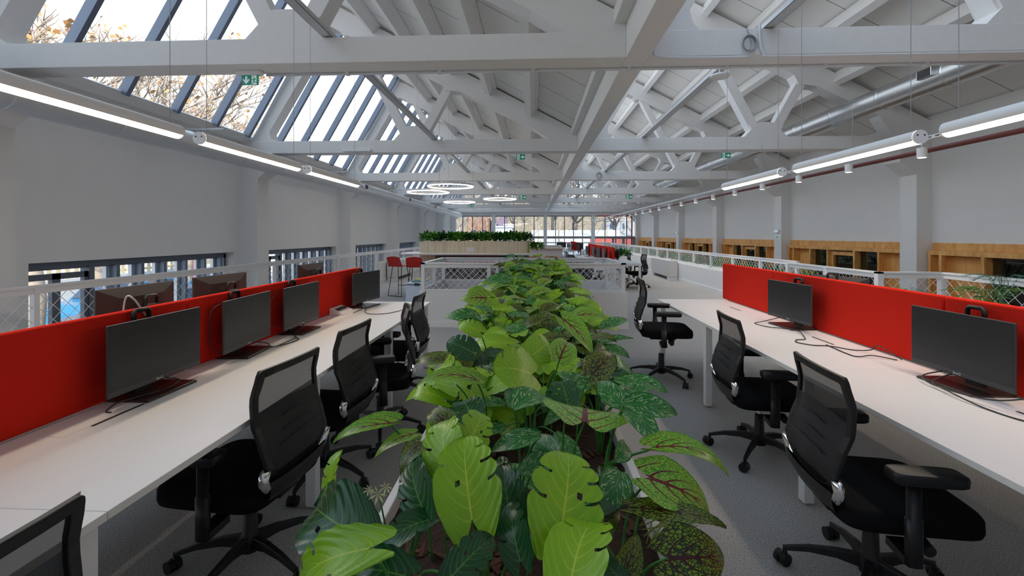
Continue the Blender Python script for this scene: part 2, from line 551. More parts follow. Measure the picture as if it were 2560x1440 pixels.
# roof trusses
def truss(side, k):
    y0, y1 = TY[k], TY[k] + TT
    t = thing('roof_truss', 'white concrete roof truss spanning the %s half, %s nearest' % (side, ORD[k]), 'roof truss', (0, y0, 0), 0, 'roof trusses of the %s half' % side)
    h = TT
    if side == 'left':
        x0, x1, rx, rz = LW, 0.92, LR[0], LR[1]
        sx, sz = SILL_L[0] , SILL_L[1] - .05
        gx = -2.52
    else:
        x0, x1, rx, rz = 1.15, RW, RR[0], RR[1]
        sx, sz = 1.1, 3.60
        gx = 4.78
    MB().box(x0, x1, 0, h, CB, CT).build('bottom_chord', M['conc'], t, 0.006)
    # steep rafter on the glass side
    s1 = 1.73
    w = 0.36
    p = [(sx + .10, CT - .02), (sx + .05, sz), (rx - .02, rz - .08), (rx + .30, rz - .25), (sx + w + .08, CT + .20), (sx + w + .12, CT + .06), (sx + w + .22, CT - .02)]
    MB().prism(p, 'y', .006, h - .006).build('steep_rafter', M['conc'], t, 0.006)
    # shallow rafter
    ex = x1
    ez = rz - 0.545 * (ex - rx) - .02
    p = [(rx - .1, rz - .04), (rx - .1, rz - .55), (ex, ez - .44), (ex, ez)]
    if side == 'left':
        p = [(rx - .1, rz - .04), (rx - .1, rz - .55), (ex - .95, ez + .52 - .44), (ex - .55, CT - .02), (ex, CT - .02), (ex, ez)]
    else:
        p = [(rx - .1, rz - .04), (rx - .1, rz - .55), (ex - 1.0, ez + .55 - .44), (ex - .75, CT - .02), (ex, CT - .02), (ex, ez)]
    MB().prism(p, 'y', .003, h - .003).build('shallow_rafter', M['conc'], t, 0.006)
    # gusset on the chord and two diagonals
    MB().prism([(gx - .46, CT - .01), (gx - .30, CT + .16), (gx - .34, CT + .24), (gx - .14, CT + .30), (gx + .10, CT + .30), (gx + .34, CT + .22), (gx + .28, CT + .14), (gx + .42, CT - .01)], 'y', 0.01, h - .01).build('gusset', M['conc'], t)
    def diag(xa, za, xb, zb, wd):
        d = Vector((xb - xa, zb - za)); n = Vector((-d.y, d.x)).normalized() * wd / 2
        return [(xa + n.x, za + n.y), (xa - n.x, za - n.y), (xb - n.x, zb - n.y), (xb + n.x, zb + n.y)]
    zr = lambda x: rz - 0.545 * (x - rx) - .42
    MB().prism(diag(gx - .19, CT + .10, gx - 1.42, zr(gx - 1.42) + .06, .19), 'y', 0.04, h - .04).build('diagonal', M['conc'], t, 0.006)
    MB().prism(diag(gx + .16, CT + .10, gx + .80, zr(gx + .80) + .06, .18), 'y', 0.04, h - .04).build('diagonal', M['conc'], t, 0.006)
    # gusset hanging under the rafter
    a = gx + .84
    MB().prism([(a - .38, zr(a - .38) + .03), (a - .20, zr(a) - .12), (a + .12, zr(a) - .16), (a + .42, zr(a + .42) + .03)], 'y', 0.01, h - .01).build('gusset', M['conc'], t)
    a = gx - 1.42
    MB().prism([(a - .5, zr(a - .5) + .05), (a - .12, zr(a) - .16), (a + .22, zr(a) - .16), (a + .45, zr(a + .45) + .03)], 'y', 0.01, h - .01).build('gusset', M['conc'], t)
    if side == 'left':   # haunch at the wall
        pass
    # small post from the steep rafter to the chord end
    return t
for k in range(NT):
    truss('left', k); truss('right', k)

# valley beam and gutter
vb = MB().box(0.92, 1.15, Y_BACK, Y_END, CB, 3.62)
o = vb.build('valley_beam', M['conc'], None, 0.006)
tag(o, 'long white beam down the middle of the hall under the roof valley', 'beam')
g = MB().prism([(0.80, 3.60), (0.917, 3.60), (0.917, 3.69), (0.80, 3.75)], 'y', Y_BACK, Y_END)
o = g.build('beam_ledge', M['conc'], None, 0.004)
tag(o, 'white ledge along the upper left side of the middle beam', 'ledge')
# sill upstands at the foot of both glass slopes
struct('trim_1', MB().prism([(LW - .3, 3.5), (LW + .12, 3.5), (LW + .22, 3.62), (LW + .05, 3.68), (LW - .3, 3.68)], 'y', Y_BACK, Y_END), M['wall'])
struct('trim_2', MB().box(RW - .02, RW + .3, Y_BACK, Y_END, 3.5, 3.80), M['wall'])

# purlins
PL = [(-3.35), (-2.52), (-1.68), (-0.86), (0.0)]
PR = [3.62, 4.50, 5.38, 6.26, 7.12]
for side, xs, rg in (('left', PL, LR), ('right', PR, RR)):
    for k in range(NT - 1):
        for i, x in enumerate(xs):
            y0, y1 = TY[k] + TT - .02, TY[k + 1] + .02
            z = rg[1] - .545 * (x - rg[0]) - .004
            ang = math.atan(.545)
            c, s = math.cos(ang), math.sin(ang)
            def tr(a, b): return (x + a * c + b * s * 1.0, z - a * s + b * c)
            p = [tr(-.11, 0), tr(-.11, -.05), tr(-.075, -.07), tr(-.065, -.23), tr(.065, -.23), tr(.075, -.07), tr(.11, -.05), tr(.11, 0)]
            o = MB().prism(p, 'y', y0, y1).build('purlin', M['conc'])
            tag(o, 'white purlin under %s roof slope, %s from its ridge, between %s and %s trusses' % (side, ORD[i], ORD[k], ORD[k + 1]), 'purlin', 'purlins under the %s roof slope' % side)
        # wider edge purlin by the right wall
# ---------------------------------------------------------------- glazed slopes
wn_i = [0]
def next_window():
    wn_i[0] += 1
    return sthing('window_%d' % wn_i[0])
def glazed_slope(sx, sz, rx, rz, ya, yb, ys):
    w = next_window()
    d = Vector((rx - sx, 0, rz - sz)).normalized(); nrm = Vector((-d.z, 0, d.x))
    a, b = Vector((sx, 0, sz)), Vector((rx, 0, rz))
    pn = MB()
    q = nrm * 0.05
    pn.add([a + q + Vector((0, ya, 0)), b + q + Vector((0, ya, 0)), b + q + Vector((0, yb, 0)), a + q + Vector((0, yb, 0))], [(0, 1, 2, 3)])
    pn.build('glass_pane', M['glass'], w)
    for y in ys:
        MB().beam(a + Vector((0, y, 0)) - nrm * .03, b + Vector((0, y, 0)) - nrm * .03, .075, .14, nrm).build('mullion', M['alu'], w)
        MB().beam(a + Vector((0, y + .045, 0)) + nrm * .055, b + Vector((0, y + .045, 0)) + nrm * .055, .03, .03, nrm).build('mullion_cap', M['alu_l'], w)
    MB().beam(a + Vector((0, ya, 0)), a + Vector((0, yb, 0)), .06, .06, nrm).build('bottom_rail', M['conc'], w)
    MB().beam(b + Vector((0, ya, 0)), b + Vector((0, yb, 0)), .12, .12, nrm).build('top_rail', M['conc'], w)
for k in range(-2, NT):
    ya = max(T0 + BAY * k, Y_BACK); yb = min(T0 + BAY * (k + 1), Y_END + .1)
    ys = [T0 + BAY * k + t for t in (1.0, 1.95, 2.92, 3.88, 4.85)]
    ys = [y for y in ys if ya < y < yb]
    glazed_slope(SILL_L[0], SILL_L[1], LR[0], LR[1], ya, yb, ys)
for k in range(-2, NT):
    ya = max(T0 + BAY * k, Y_BACK); yb = min(T0 + BAY * (k + 1), Y_END + .1)
    ys = [T0 + BAY * k + t for t in (1.0, 1.95, 2.92, 3.88, 4.85)]
    ys = [y for y in ys if ya < y < yb]
    glazed_slope(SILL_R[0], SILL_R[1], RR[0], RR[1], ya, yb, ys)

# ---------------------------------------------------------------- left wall windows (down to the lower floor)
for k in range(-2, 6):
    a, b = win_y(k)
    a = max(a, Y_BACK + .1)
    w = next_window()
    xg = LW - .22
    fr = MB().box(xg - .05, xg + .05, a, b, 1.03, 1.145).box(xg - .05, xg + .05, a, b, -2.9, -2.8)
    fr.box(xg - .05, xg + .05, a, a + .05, -2.9, 1.1).box(xg - .05, xg + .05, b - .06, b, -2.9, 1.1)
    fr.build('window_frame', M['alu_d'], w)
    MB().box(xg - .01, xg, a, b, -2.8, 1.03).build('glass_pane', M['glass'], w)
    if k == 0 or k > 0:
        # double door leaves
        dl = MB()
        for p0, p1 in ((a + .05, a + .48), (a + .48, a + .92)):
            dl.box(xg, xg + .06, p0, p0 + .055, -2.8, .98).box(xg, xg + .06, p1 - .055, p1, -2.8, .98)
            dl.box(xg, xg + .06, p0, p1, .90, .98)
        dl.box(xg - .06, xg + .08, a + .92, a + 1.0, -2.8, 1.05)
        dl.build('door_frame', M['alu_d'], w)
        fins = [a + 1.30, a + 1.74, a + 2.20, a + 2.68, a + 3.16, a + 3.62]
        for y in fins:
            MB().box(xg - .02, xg + .13, y, y + .06, -2.8, 1.05).build('fin', M['alu'], w)
            MB().box(xg - .04, xg + .02, y - .06, y - .035, -2.8, 1.05).build('glazing_bead', M['alu_l'], w)

# ---------------------------------------------------------------- right timber windows
for k in range(-1, 6):
    a, b = TY[0] + 0.42 + BAY * k, TY[0] + BAY - 0.06 + BAY * k
    w = next_window()
    x = RW
    MB().box(x - .03, x + .25, a - .0, b, 1.20, 1.35).build('header_beam', M['timber'], w, 0.004)
    MB().box(x - .12, x + .25, a - .0, b, 1.11, 1.20).build('top_rail', M['timber'], w, 0.004)
    L = b - a
    f = lambda t: a + t * L
    posts = [0.0, .055, .24, .26, .40, .415, .545, .72, .75, .80, .985]
    # left-to-right seen from inside: high y is left
    segs = [(0.0, .17, 'p'), (.19, .345, 'g'), (.37, .57, 'd'), (.59, .74, 'g'), (.76, .93, 'p'), (.945, .985, 'p')]
    for t in (0.0, .175, .35, .575, .745, .93, .985):
        MB().box(x - .12, x + .2, f(t), f(t) + .06, -2.9, 1.11).build('post', M['timber'], w, 0.003)
    for t0, t1, kind in segs:
        if kind == 'p':
            MB().box(x + .06, x + .09, f(t0) + .02, f(t1) + .06, -2.9, 1.11).build('plywood_panel', M['ply'], w)
        else:
            if kind == 'd':
                MB().box(x - .04, x + .05, f(t0), f(t1), .98, 1.08).box(x - .04, x + .05, f(t0), f(t0) + .07, -2.9, 1.0).box(x - .04, x + .05, f(t1) - .07, f(t1), -2.9, 1.0).build('door_frame', M['timber'], w, 0.003)
            MB().box(x + .02, x + .03, f(t0), f(t1) + .03, -2.9, 1.11).build('glass_pane', M['glass_dark'], w)
    if k in (0, -1):
        cu = MB()
        y0, y1 = f(.60), f(.78)
        cu.grid(lambda u, v: (x + .55 + .04 * math.sin(u * 60), y0 + (y1 - y0 + 1.2) * u - .4, -2.9 + 4.2 * v), 80, 1)
        cu.build('curtain', M['curtain'], w)
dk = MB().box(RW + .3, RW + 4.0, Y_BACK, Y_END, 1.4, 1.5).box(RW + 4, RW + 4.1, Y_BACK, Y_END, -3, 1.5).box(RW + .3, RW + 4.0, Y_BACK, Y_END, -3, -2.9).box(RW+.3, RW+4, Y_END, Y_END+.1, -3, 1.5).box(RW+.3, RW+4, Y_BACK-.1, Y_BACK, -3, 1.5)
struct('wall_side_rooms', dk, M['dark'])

# ---------------------------------------------------------------- end wall
HEAD = 3.0
ZT = 1.42
eb = MB().box(LW, RW, Y_END - .15, Y_END + .25, HEAD, 3.40)
struct('trim_3', eb, M['conc'])
struct('trim_4', MB().box(LW, RW, Y_END - .12, Y_END + .05, 2.92, HEAD), M['greyframe'])
thick = [-6.30, -3.05, 0.92, 4.55, 8.0]
for x in thick[1:-1]:
    o = MB().box(x - .13, x + .13, Y_END - .2, Y_END + .1, -2.9, HEAD).build('end_column', M['conc'])
    tag(o, 'slim grey-white column standing in the far glass wall, %s' % {-3.05: 'left of the three', .92: 'middle of the three', 4.55: 'right of the three'}[x], 'column', 'columns in the far glass wall')
for i in range(4):
    w = next_window()
    xa, xb = thick[i] + .1, thick[i + 1] - .1
    n = 4 if i in (0,) else 5
    n = max(3, round((xb - xa) / .75))
    for j in range(n + 1):
        x = xa + (xb - xa) * j / n
        z0 = -2.9
        MB().box(x - .03, x + .03, Y_END - .06, Y_END + .04, z0, HEAD).build('mullion', M['alu_d'], w)
    MB().box(xa, xb, Y_END - .08, Y_END + .05, ZT - .18, ZT).build('transom', M['greyframe'], w)
    MB().box(xa, xb, Y_END, Y_END + .01, -2.9, HEAD).build('glass_pane', M['glass_end'], w)
# gable glass above the beam
def gable(x0, z0, rx, rz, x1, z1):
    w = next_window()
    MB().prism([(x0, 3.4), (rx, rz), (x1, z1), (x1, 3.4)], 'y', Y_END + .05, Y_END + .06).build('glass_pane', M['glass_end'], w)
    n = int((x1 - x0) / .77)
    for j in range(1, n):
        x = x0 + j * .77
        z = rz - 1.73 * (rx - x) if x < rx else rz - .545 * (x - rx)
        if z > 3.5:
            MB().box(x - .03, x + .03, Y_END, Y_END + .1, 3.4, z).build('mullion', M['alu_d'], w)
    MB().box(x0, x1, Y_END, Y_END + .1, 4.55, 4.62).build('transom', M['alu_d'], w) if False else None
gable(SILL_L[0], 3.6, LR[0], LR[1], 0.92, 3.7)
gable(SILL_R[0], 3.7, RR[0], RR[1], RW, 3.8)
# glazed entrance door, far right
dr = sthing('door_1')
MB().box(5.95, 6.10, Y_END - .3, Y_END - .15, 0, 1.25).box(7.5, 7.72, Y_END - .3, Y_END - .15, 0, 1.25).box(5.95, 7.72, Y_END - .3, Y_END - .15, 1.22, 1.32).box(6.72, 6.90, Y_END - .3, Y_END - .15, 0, 1.22).build('door_frame', M['greyframe'], dr)
MB().box(6.1, 6.72, Y_END - .23, Y_END - .22, 0, 1.22).box(6.9, 7.5, Y_END - .23, Y_END - .22, 0, 1.22).build('glass_pane', M['glass_end'], dr)

# ---------------------------------------------------------------- low walls, skirtings and railings
def lowwall(name, x0, x1, y0, y1, h=.6):
    return struct(name, MB().box(x0, x1, y0, y1, 0, h), M['low'], None, .006)
lowwall('wall_left_low', -5.0, -4.85, 14.2, Y_END - .1, .62)
lowwall('wall_right_low', 4.80, 5.20, 9.0, Y_END - .1, .58)
struct('baseboard_right', MB().box(4.78, 4.80, 9.0, Y_END - .1, 0, .09), M['skirt'])
struct('baseboard_left', MB().box(-4.85, -4.83, 14.2, Y_END - .1, 0, .09), M['skirt'])

def diamond(mb, p0, p1, z0, z1, pitch=.105, r=.0035):
    """wire lattice between two plan points"""
    p0, p1 = Vector(p0), Vector(p1)
    L = (p1 - p0).length; H = z1 - z0
    d = (p1 - p0) / L
    def pt(u, w): return (p0.x + d.x * u, p0.y + d.y * u, z0 + w)
    n = int((L + H) / pitch) + 1
    for i in range(-int(H / pitch) - 1, n):
        c = i * pitch
        # rising line u = c + w
        w0 = max(0, -c); w1 = min(H, L - c)
        if w1 - w0 > .01: mb.tube([pt(c + w0, w0), pt(c + w1, w1)], r, 4, smooth=False)
        c2 = i * pitch
        # falling line u = c2 + (H - w)
        w0 = max(0, H - (L - c2)); w1 = min(H, H + c2)
        if w1 - w0 > .01: mb.tube([pt(c2 + H - w0, w0), pt(c2 + H - w1, w1)], r, 4, smooth=False)

def railing(pts, zb, zt, label, group=None, post=.05, step=1.35, pitch=.105, cap=.055, closed=False, toe=True):
    t = thing('railing', label, 'railing', (0, 0, 0), 0, group)
    segs = list(zip(pts[:-1], pts[1:])) + ([(pts[-1], pts[0])] if closed else [])
    hr = MB()
    P2 = [Vector((p[0], p[1])) for p in pts]
    done = set()
    for a, b in segs:
        a, b = Vector(a), Vector(b)
        d = (b - a).normalized()
        hr.beam((a.x - d.x * cap / 2, a.y - d.y * cap / 2, zt - .012), (b.x + d.x * cap / 2, b.y + d.y * cap / 2, zt - .012), cap, .024)
        n = max(1, round((b - a).length / step))
        for i in range(n + 1):
            p = a + (b - a) * i / n
            key = (round(p.x, 2), round(p.y, 2))
            if key not in done:
                done.add(key)
                MB().box(p.x - post / 2, p.x + post / 2, p.y - post / 2, p.y + post / 2, zb, zt - .024).build('post', M['rail'], t)
            if i < n:
                q = a + (b - a) * (i + 1) / n
                u0 = p + d * post / 2; u1 = q - d * post / 2
                m = MB()
                diamond(m, (u0.x, u0.y), (u1.x, u1.y), zb + .03, zt - .07, pitch)
                m.beam((u0.x, u0.y, zb + .02), (u1.x, u1.y, zb + .02), .03, .03)
                m.beam((u0.x, u0.y, zt - .055), (u1.x, u1.y, zt - .055), .035, .062)
                m.build('lattice_panel', M['rail'], t)
    hr.build('handrail', M['rail'], t)
    return t
railing([(-4.95, -5.5), (-4.95, 14.1)], 0.0, 1.0, 'long white lattice railing beside the left desks, running to the floor edge', None, .05, 1.40, .15)
railing([(-4.93, 14.2), (-4.93, 34.6)], .62, 1.0, 'white lattice railing on the low wall beyond the red stools', None, .045, 1.45, .15)
railing([(5.10, 9.05), (5.10, 34.6)], .58, 1.0, 'white lattice railing on the right low wall with plants behind it', None, .06, 1.40, .13, .06)
railing([(4.72, 8.65), (4.72, 6.45), (5.55, 6.45), (5.55, -5.5)], 0.0, 1.0, 'white lattice railing stepping outward behind the right desks', None, .075, 1.30, .15, .075)
struct('floor_edge', MB().box(5.25, 5.65, Y_BACK, 6.55, -.3, 0.0), M['carpet'])

# stairwell parapet and its railing
def parapet(x0, x1, y0, y1, h, label, glab, step):
    sw = thing('stair_parapet', label, 'parapet')
    th = .09
    MB().box(x0 - th, x1 + th, y0 - th, y0, 0, h).box(x0 - th, x1 + th, y1, y1 + th, 0, h).box(x0 - th, x0, y0, y1, 0, h).box(x1, x1 + th, y0, y1, 0, h).build('upstand', M['low'], sw, .004)
    MB().box(x0 - .002, x0, y0, y1, -2.9, -.0).box(x1, x1 + .002, y0, y1, -2.9, 0).box(x0, x1, y1, y1 + .002, -2.9, 0).box(x0, x1, y0 - .002, y0, -2.9, 0).build('shaft_lining', M['low'], sw)
    MB().box(x0 - th - .012, x1 + th + .012, y0 - th - .012, y0 - th, 0, .09).box(x0 - th - .012, x0 - th, y0 - th, y1 + th, 0, .09).box(x1 + th, x1 + th + .012, y0 - th, y1 + th, 0, .09).build('skirting', M['skirt'], sw)
    railing([(x0 - .03, y0 - .03), (x1 + .03, y0 - .03), (x1 + .03, y1 + .03), (x0 - .03, y1 + .03)], h, 1.05, glab, None, .06, step, .12, .075, closed=True)
parapet(SX0, SX1, SY0, SY1, .58, 'white stairwell parapet behind the long planter', 'white lattice railing around the stairwell behind the long planter', 1.05)
parapet(S2X0, S2X1, S2Y0, S2Y1, .58, 'white parapet around the farther stairwell, right of the timber bar', 'white lattice railing around the farther stairwell right of the bar', .95)
# ================================================================ OFFICE CHAIR
def make_chair():
    t = thing('office_chair', 'x', 'chair')
    # forward is +X
    MB().rounded(.03, 0, .50, .50, [(.428, .93), (.432, .98), (.45, 1.0), (.490, .995), (.502, .965), (.508, .90), (.510, .5)], 48, 6.5).build('seat', M['blackfab'], t)
    def bx(z):      # depth of the back curve at height z
        a = [(.47, -.16), (.53, -.215), (.61, -.240), (.70, -.215), (.78, -.185), (.88, -.178), (.98, -.200), (1.06, -.225)]
        for (z0, x0), (z1, x1) in zip(a, a[1:]):
            if z <= z1:
                u = max(0, (z - z0) / (z1 - z0)); u = u * u * (3 - 2 * u) * .5 + u * .5
                return x0 + (x1 - x0) * u
        return a[-1][1]
    def hw(z):      # half width at height z
        u = (z - .50) / .54
        if u < .12: return .165 + .05 * math.sin(max(u, 0) / .12 * math.pi / 2)
        return .215 + .016 * math.sin((u - .12) / .88 * math.pi * .9) - .014 * (u - .12)
    out = []
    zs = [.62 + .36 * i / 12 for i in range(13)]
    half = [(hw(z), z) for z in zs]
    half += [(hw(.98) - .004, .992), (hw(.98) - .016, 1.0)]
    top = [(y_, 1.0 + .004 * (1 - (y_ / .2) ** 2)) for y_ in (.12, .04)]
    low = [(.0, .500), (.05, .502), (.11, .510), (.155, .528), (.185, .552), (.205, .585)]
    rgt = low + half + top
    loop = rgt + [(-y_, z_) for y_, z_ in reversed(rgt[1:])]
    n = len(loop); fr = MB(); vs = []
    for i in range(n):
        a = Vector(loop[i - 1]); b = Vector(loop[(i + 1) % n]); d = (b - a).normalized(); nm = Vector((-d.y, d.x))
        p = Vector(loop[i]); q_ = p + nm * (.034 if p.y > .9 else .030)
        for pt, dx in ((p, -.011), (p, .009), (q_, .007), (q_, -.009)):
            vs.append((bx(pt.y) - .022 * (1 - min(1, (pt.x / .22) ** 2)) + dx, pt.x, pt.y))
    fs = []
    for i in range(n):
        j_ = (i + 1) % n
        for k in range(4):
            fs.append((i * 4 + k, i * 4 + (k + 1) % 4, j_ * 4 + (k + 1) % 4, j_ * 4 + k))
    fr.add(vs, fs, False)
    fr.build('back_frame', M['black'], t, .004)
    g = MB()
    g.grid(lambda u, v: (bx(.52 + .48 * v) - .022 * math.sin(u * math.pi) + .004, (-1 + 2 * u) * hw(.52 + .48 * v), .52 + .48 * v), 10, 22)
    g.build('back_mesh', M['mesh'], t)
    g = MB()
    g.grid(lambda u, v: (bx(.56 + .26 * v) - .022 * math.sin(u * math.pi) - .010, (-.92 + 1.84 * u) * hw(.56 + .26 * v), .56 + .26 * v + .02 * math.sin(u * math.pi)), 10, 8)
    for k in range(3):
        z = .66 + .05 * k
        g.tube([(bx(z) - .035, -.15 + .03 * k, z + .02), (bx(z) - .045, 0, z + .035), (bx(z) - .035, .15 - .03 * k, z + .02)], .004, 4)
    g.build('lumbar_support', M['lumbar'], t)
    # lower shell joining the back to the seat
    g = MB()
    g.grid(lambda u, v: (-.12 - .13 * math.sin(v * math.pi * .5) - .02 * math.sin(u * math.pi), (-1 + 2 * u) * (.13 + .075 * v), .415 + .13 * v * v + .0 * u), 12, 8)
    g.grid(lambda u, v: (-.115 - .11 * math.sin(v * math.pi * .5) - .02 * math.sin(u * math.pi), (1 - 2 * u) * (.12 + .075 * v), .43 + .13 * v * v), 12, 8)
    g.build('back_shell', M['black'], t)
    for s in (-1, 1):
        c = MB()
        q = [(bx(.60) - .006, s * (hw(.60) + .003), .60), (bx(.56) - .008, s * (hw(.56) + .003), .56), (bx(.53) - .012, s * (hw(.53) - .0), .527), (bx(.51) - .014, s * (hw(.52) - .04), .508), (bx(.505) - .022, s * (hw(.52) - .09), .505)]
        c.tube(q, [.022, .026, .029, .027, .018], 8, False, .8)
        c.build('chrome_bracket', M['chrome'], t)['label'] = 'polished chrome corner'
        # armrest
        a = MB()
        y = s * .285
        a.rounded(-.02, y, .055, .036, [(.35, 1), (.52, 1), (.52, .82), (.655, .82)], 12, 3)
        a.beam((-.02, s * .18, .375), (-.02, y, .365), .06, .03)
        ar = a.build('armrest', M['black'], t)
        MB().rounded(.02, y, .245, .088, [(.655, .90), (.660, .98), (.684, 1.0), (.694, .97), (.697, .90)], 32, 6).build('arm_pad', M['black'], ar)
    m = MB().box(-.13, .13, -.11, .11, .385, .43).box(-.20, -.12, -.07, .07, .40, .44)
    m.build('mechanism', M['black'], t, .012)
    MB().cyl((.06, -.11, .40), (.06, -.21, .385), .008, n=8).cyl((.06, -.20, .385), (.06, -.245, .38), .026, .022, 12).build('tension_knob', M['black'], t)
    MB().cyl((.10, .0, .40), (.10, .0, .33), .036, .03, 12).build('tilt_knob', M['black'], t)
    MB().cyl((0, 0, .12), (0, 0, .41), .014, n=12).build('gas_lift', M['chrome'], t)
    MB().lathe([(.0, .065), (.042, .07), (.045, .13), (.032, .15), (.028, .27), (.024, .275), (0, .275)], n=16).build('base_hub', M['black'], t)
    for k in range(5):
        a = 2 * math.pi * k / 5 + .3
        c, s = math.cos(a), math.sin(a)
        l = MB()
        prof = [(.03, .115, .050, .05), (.12, .118, .036, .036), (.22, .105, .03, .026), (.30, .082, .026, .02), (.318, .075, .022, .018)]
        vs = []
        for r, z, w, h in prof:
            for dy, dz in ((-1, -1), (1, -1), (.7, 1), (-.7, 1)):
                vs.append((r * c - dy * w / 2 * s, r * s + dy * w / 2 * c, z + dz * h / 2))
        fs = []
        for i in range(len(prof) - 1):
            for q in range(4):
                fs.append((i * 4 + q, i * 4 + (q + 1) % 4, (i + 1) * 4 + (q + 1) % 4, (i + 1) * 4 + q))
        fs += [(3, 2, 1, 0), (16, 17, 18, 19)]
        l.add(vs, fs)
        l.cyl((.312 * c, .312 * s, .085), (.312 * c, .312 * s, .045), .010, n=8)
        l.build('base_leg', M['black'], t, .004)
        w = MB()
        b = a + 1.0 + k * .7
        cx, cy = .322 * c, .322 * s
        ax = Vector((math.cos(b), math.sin(b), 0))
        for o1, o2 in ((-.026, -.006), (.006, .026)):
            w.cyl(Vector((cx, cy, .029)) + ax * o1, Vector((cx, cy, .029)) + ax * o2, .028, n=14)
        w.cyl(Vector((cx, cy, .036)) - ax * .008, Vector((cx, cy, .036)) + ax * .008, .024, n=10)
        w.build('caster', M['black'], t)
    for ch in t.children:
        if ch.name.split('.')[0] not in LOWER: ch.location.z -= .05
    return t
LOWER = ('base_hub', 'base_leg', 'caster')
chair0 = make_chair()
chair_used = [False]
def chair(x, y, deg, label, group=None):
    if not chair_used[0]:
        chair_used[0] = True
        chair0.location = (x, y, 0); chair0.rotation_euler = (0, 0, math.radians(deg))
        chair0['label'] = label
        if group: chair0['group'] = group
        return chair0
    return dup(chair0, (x, y, 0), math.radians(deg), label, group)
GL, GR = 'office chairs along the left desks', 'office chairs along the right desks'
chair(-1.18, .73, 178, 'black mesh office chair cut off by the bottom left corner', GL)
chair(-1.29, 2.02, 174, 'black mesh office chair tucked under the left desk, nearest whole one', GL)
chair(-1.30, 2.78, 176, 'black mesh office chair between the two nearer legs of the left desk', GL)
chair(-1.17, 3.42, 200, 'black mesh office chair turned edge-on with bluish back, left desk', GL)
chair(-1.27, 4.24, 180, 'black mesh office chair at the far end of the left desk', GL)
rc = chair(1.33, 4.80, -6, 'raised black mesh office chair standing clear at the far right desk end', GR)
for ch in rc.children:
    if ch.name.split('.')[0] not in LOWER: ch.location.z += .10
chair(1.55, 3.20, -4, 'black mesh office chair in the middle of the right desk', GR)
chair(1.43, 2.00, -6, 'large black mesh office chair nearest the camera on the right', GR)
GF = 'office chairs at the distant desk row'
chair(2.98, 13.2, 186, 'dark office chair at the near right end of the distant desks', GF)
chair(2.85, 14.6, 180, 'dark office chair second along the right side of the distant desks', GF)
chair(2.9, 16.6, 170, 'dark office chair farthest along the right side of the distant desks', GF)
chair(1.35, 11.2, 60, 'dark office chair seen through the stairwell lattice, nearest its right end', GF)
chair(1.25, 12.9, 20, 'dark office chair behind the stairwell lattice, left of the distant desks', GF)
chair(.85, 11.7, 100, 'dark office chair turned away behind the stairwell lattice', GF)
chair(1.3, 15.2, 5, 'dark office chair deeper along the left side of the distant desks', GF)
chair(1.2, 23.2, 10, 'small far chair left of the farthest desk row, nearer one', GF)
chair(1.2, 25.0, -5, 'small far chair left of the farthest desk row, farther one', GF)
chair(2.95, 23.6, 185, 'small far chair right of the farthest desk row, nearer one', GF)
chair(3.0, 25.4, 175, 'small far chair right of the farthest desk row, farther one', GF)
chair(-.6, 22.6, 90, 'small far chair beyond the farther stairwell', GF)

# ================================================================ DESKS
def desk_row(xf, xb, joints, label_side, nearlabels, zt=.74, mirror=True, grommets=()):
    """bench of desks: front edge xf, centre line xb; both sides of the screen"""
    out = []
    s = 1 if xf > xb else -1
    sides = [(xf, xb + s * .02, 'aisle'), (2 * xb - xf, xb - s * .02, 'window')]
    for i in range(len(joints) - 1):
        y0, y1 = joints[i], joints[i + 1]
        for x0, x1, sd in sides:
            t = thing('desk', '%s, %s side, %s' % (nearlabels[i], sd, label_side), 'desk', ((x0 + x1) / 2, (y0 + y1) / 2, 0), 0, 'white bench desks, ' + label_side)
            w = abs(x1 - x0) / 2; l = (y1 - y0) / 2 - .001
            MB().box(-w, w, -l, l, zt - .025, zt).build('desktop', M['desk'], t, .002)
            sx = 1 if x0 > x1 else -1
            MB().box(sx * (w - .10), sx * (w - .14), -l, l, zt - .065, zt - .026).build('frame_rail', M['deskleg'], t)
            for yy in ((-l + .035, l - .035) if i == 0 else (l - .035,)):
                MB().box(sx * (w - .02), sx * (w - .075), yy - .03, yy + .03, .012, zt - .026).build('leg', M['deskleg'], t, .003)
                MB().box(sx * (w - .075), -sx * (w - .02), yy - .025, yy + .025, zt - .066, zt - .026).build('cross_rail', M['deskleg'], t)
            # cable flap near the screen
            MB().box(-sx * (w - .05), -sx * (w - .17), -.22, .22, zt - .001, zt + .0015).build('cable_flap', M['desk'], t)
            MB().box(-sx * (w - .172), -sx * (w - .184), -.12, .12, zt, zt + .002).build('cable_slot', M['grille'], t)
            out.append(t)
    return out
NL = ['white desk nearest the camera', 'second white desk from the camera', 'third white desk from the camera', 'farthest white desk of the near row']
desk_row(-1.17, -1.95, [-.20, 1.20, 2.50, 3.82, 5.14], 'left row', NL)
desk_row(1.48, 2.28, [-.20, 1.22, 2.66, 4.10, 5.50], 'right row', NL)
desk_row(1.45, 2.18, [12.35, 13.8, 15.25, 16.7, 18.2], 'distant row', ['nearest white desk', 'second white desk', 'third white desk', 'last white desk'])
desk_row(1.35, 2.10, [22.4, 23.9, 25.4, 26.9], 'farthest row', ['nearest white desk', 'middle white desk', 'last white desk'])

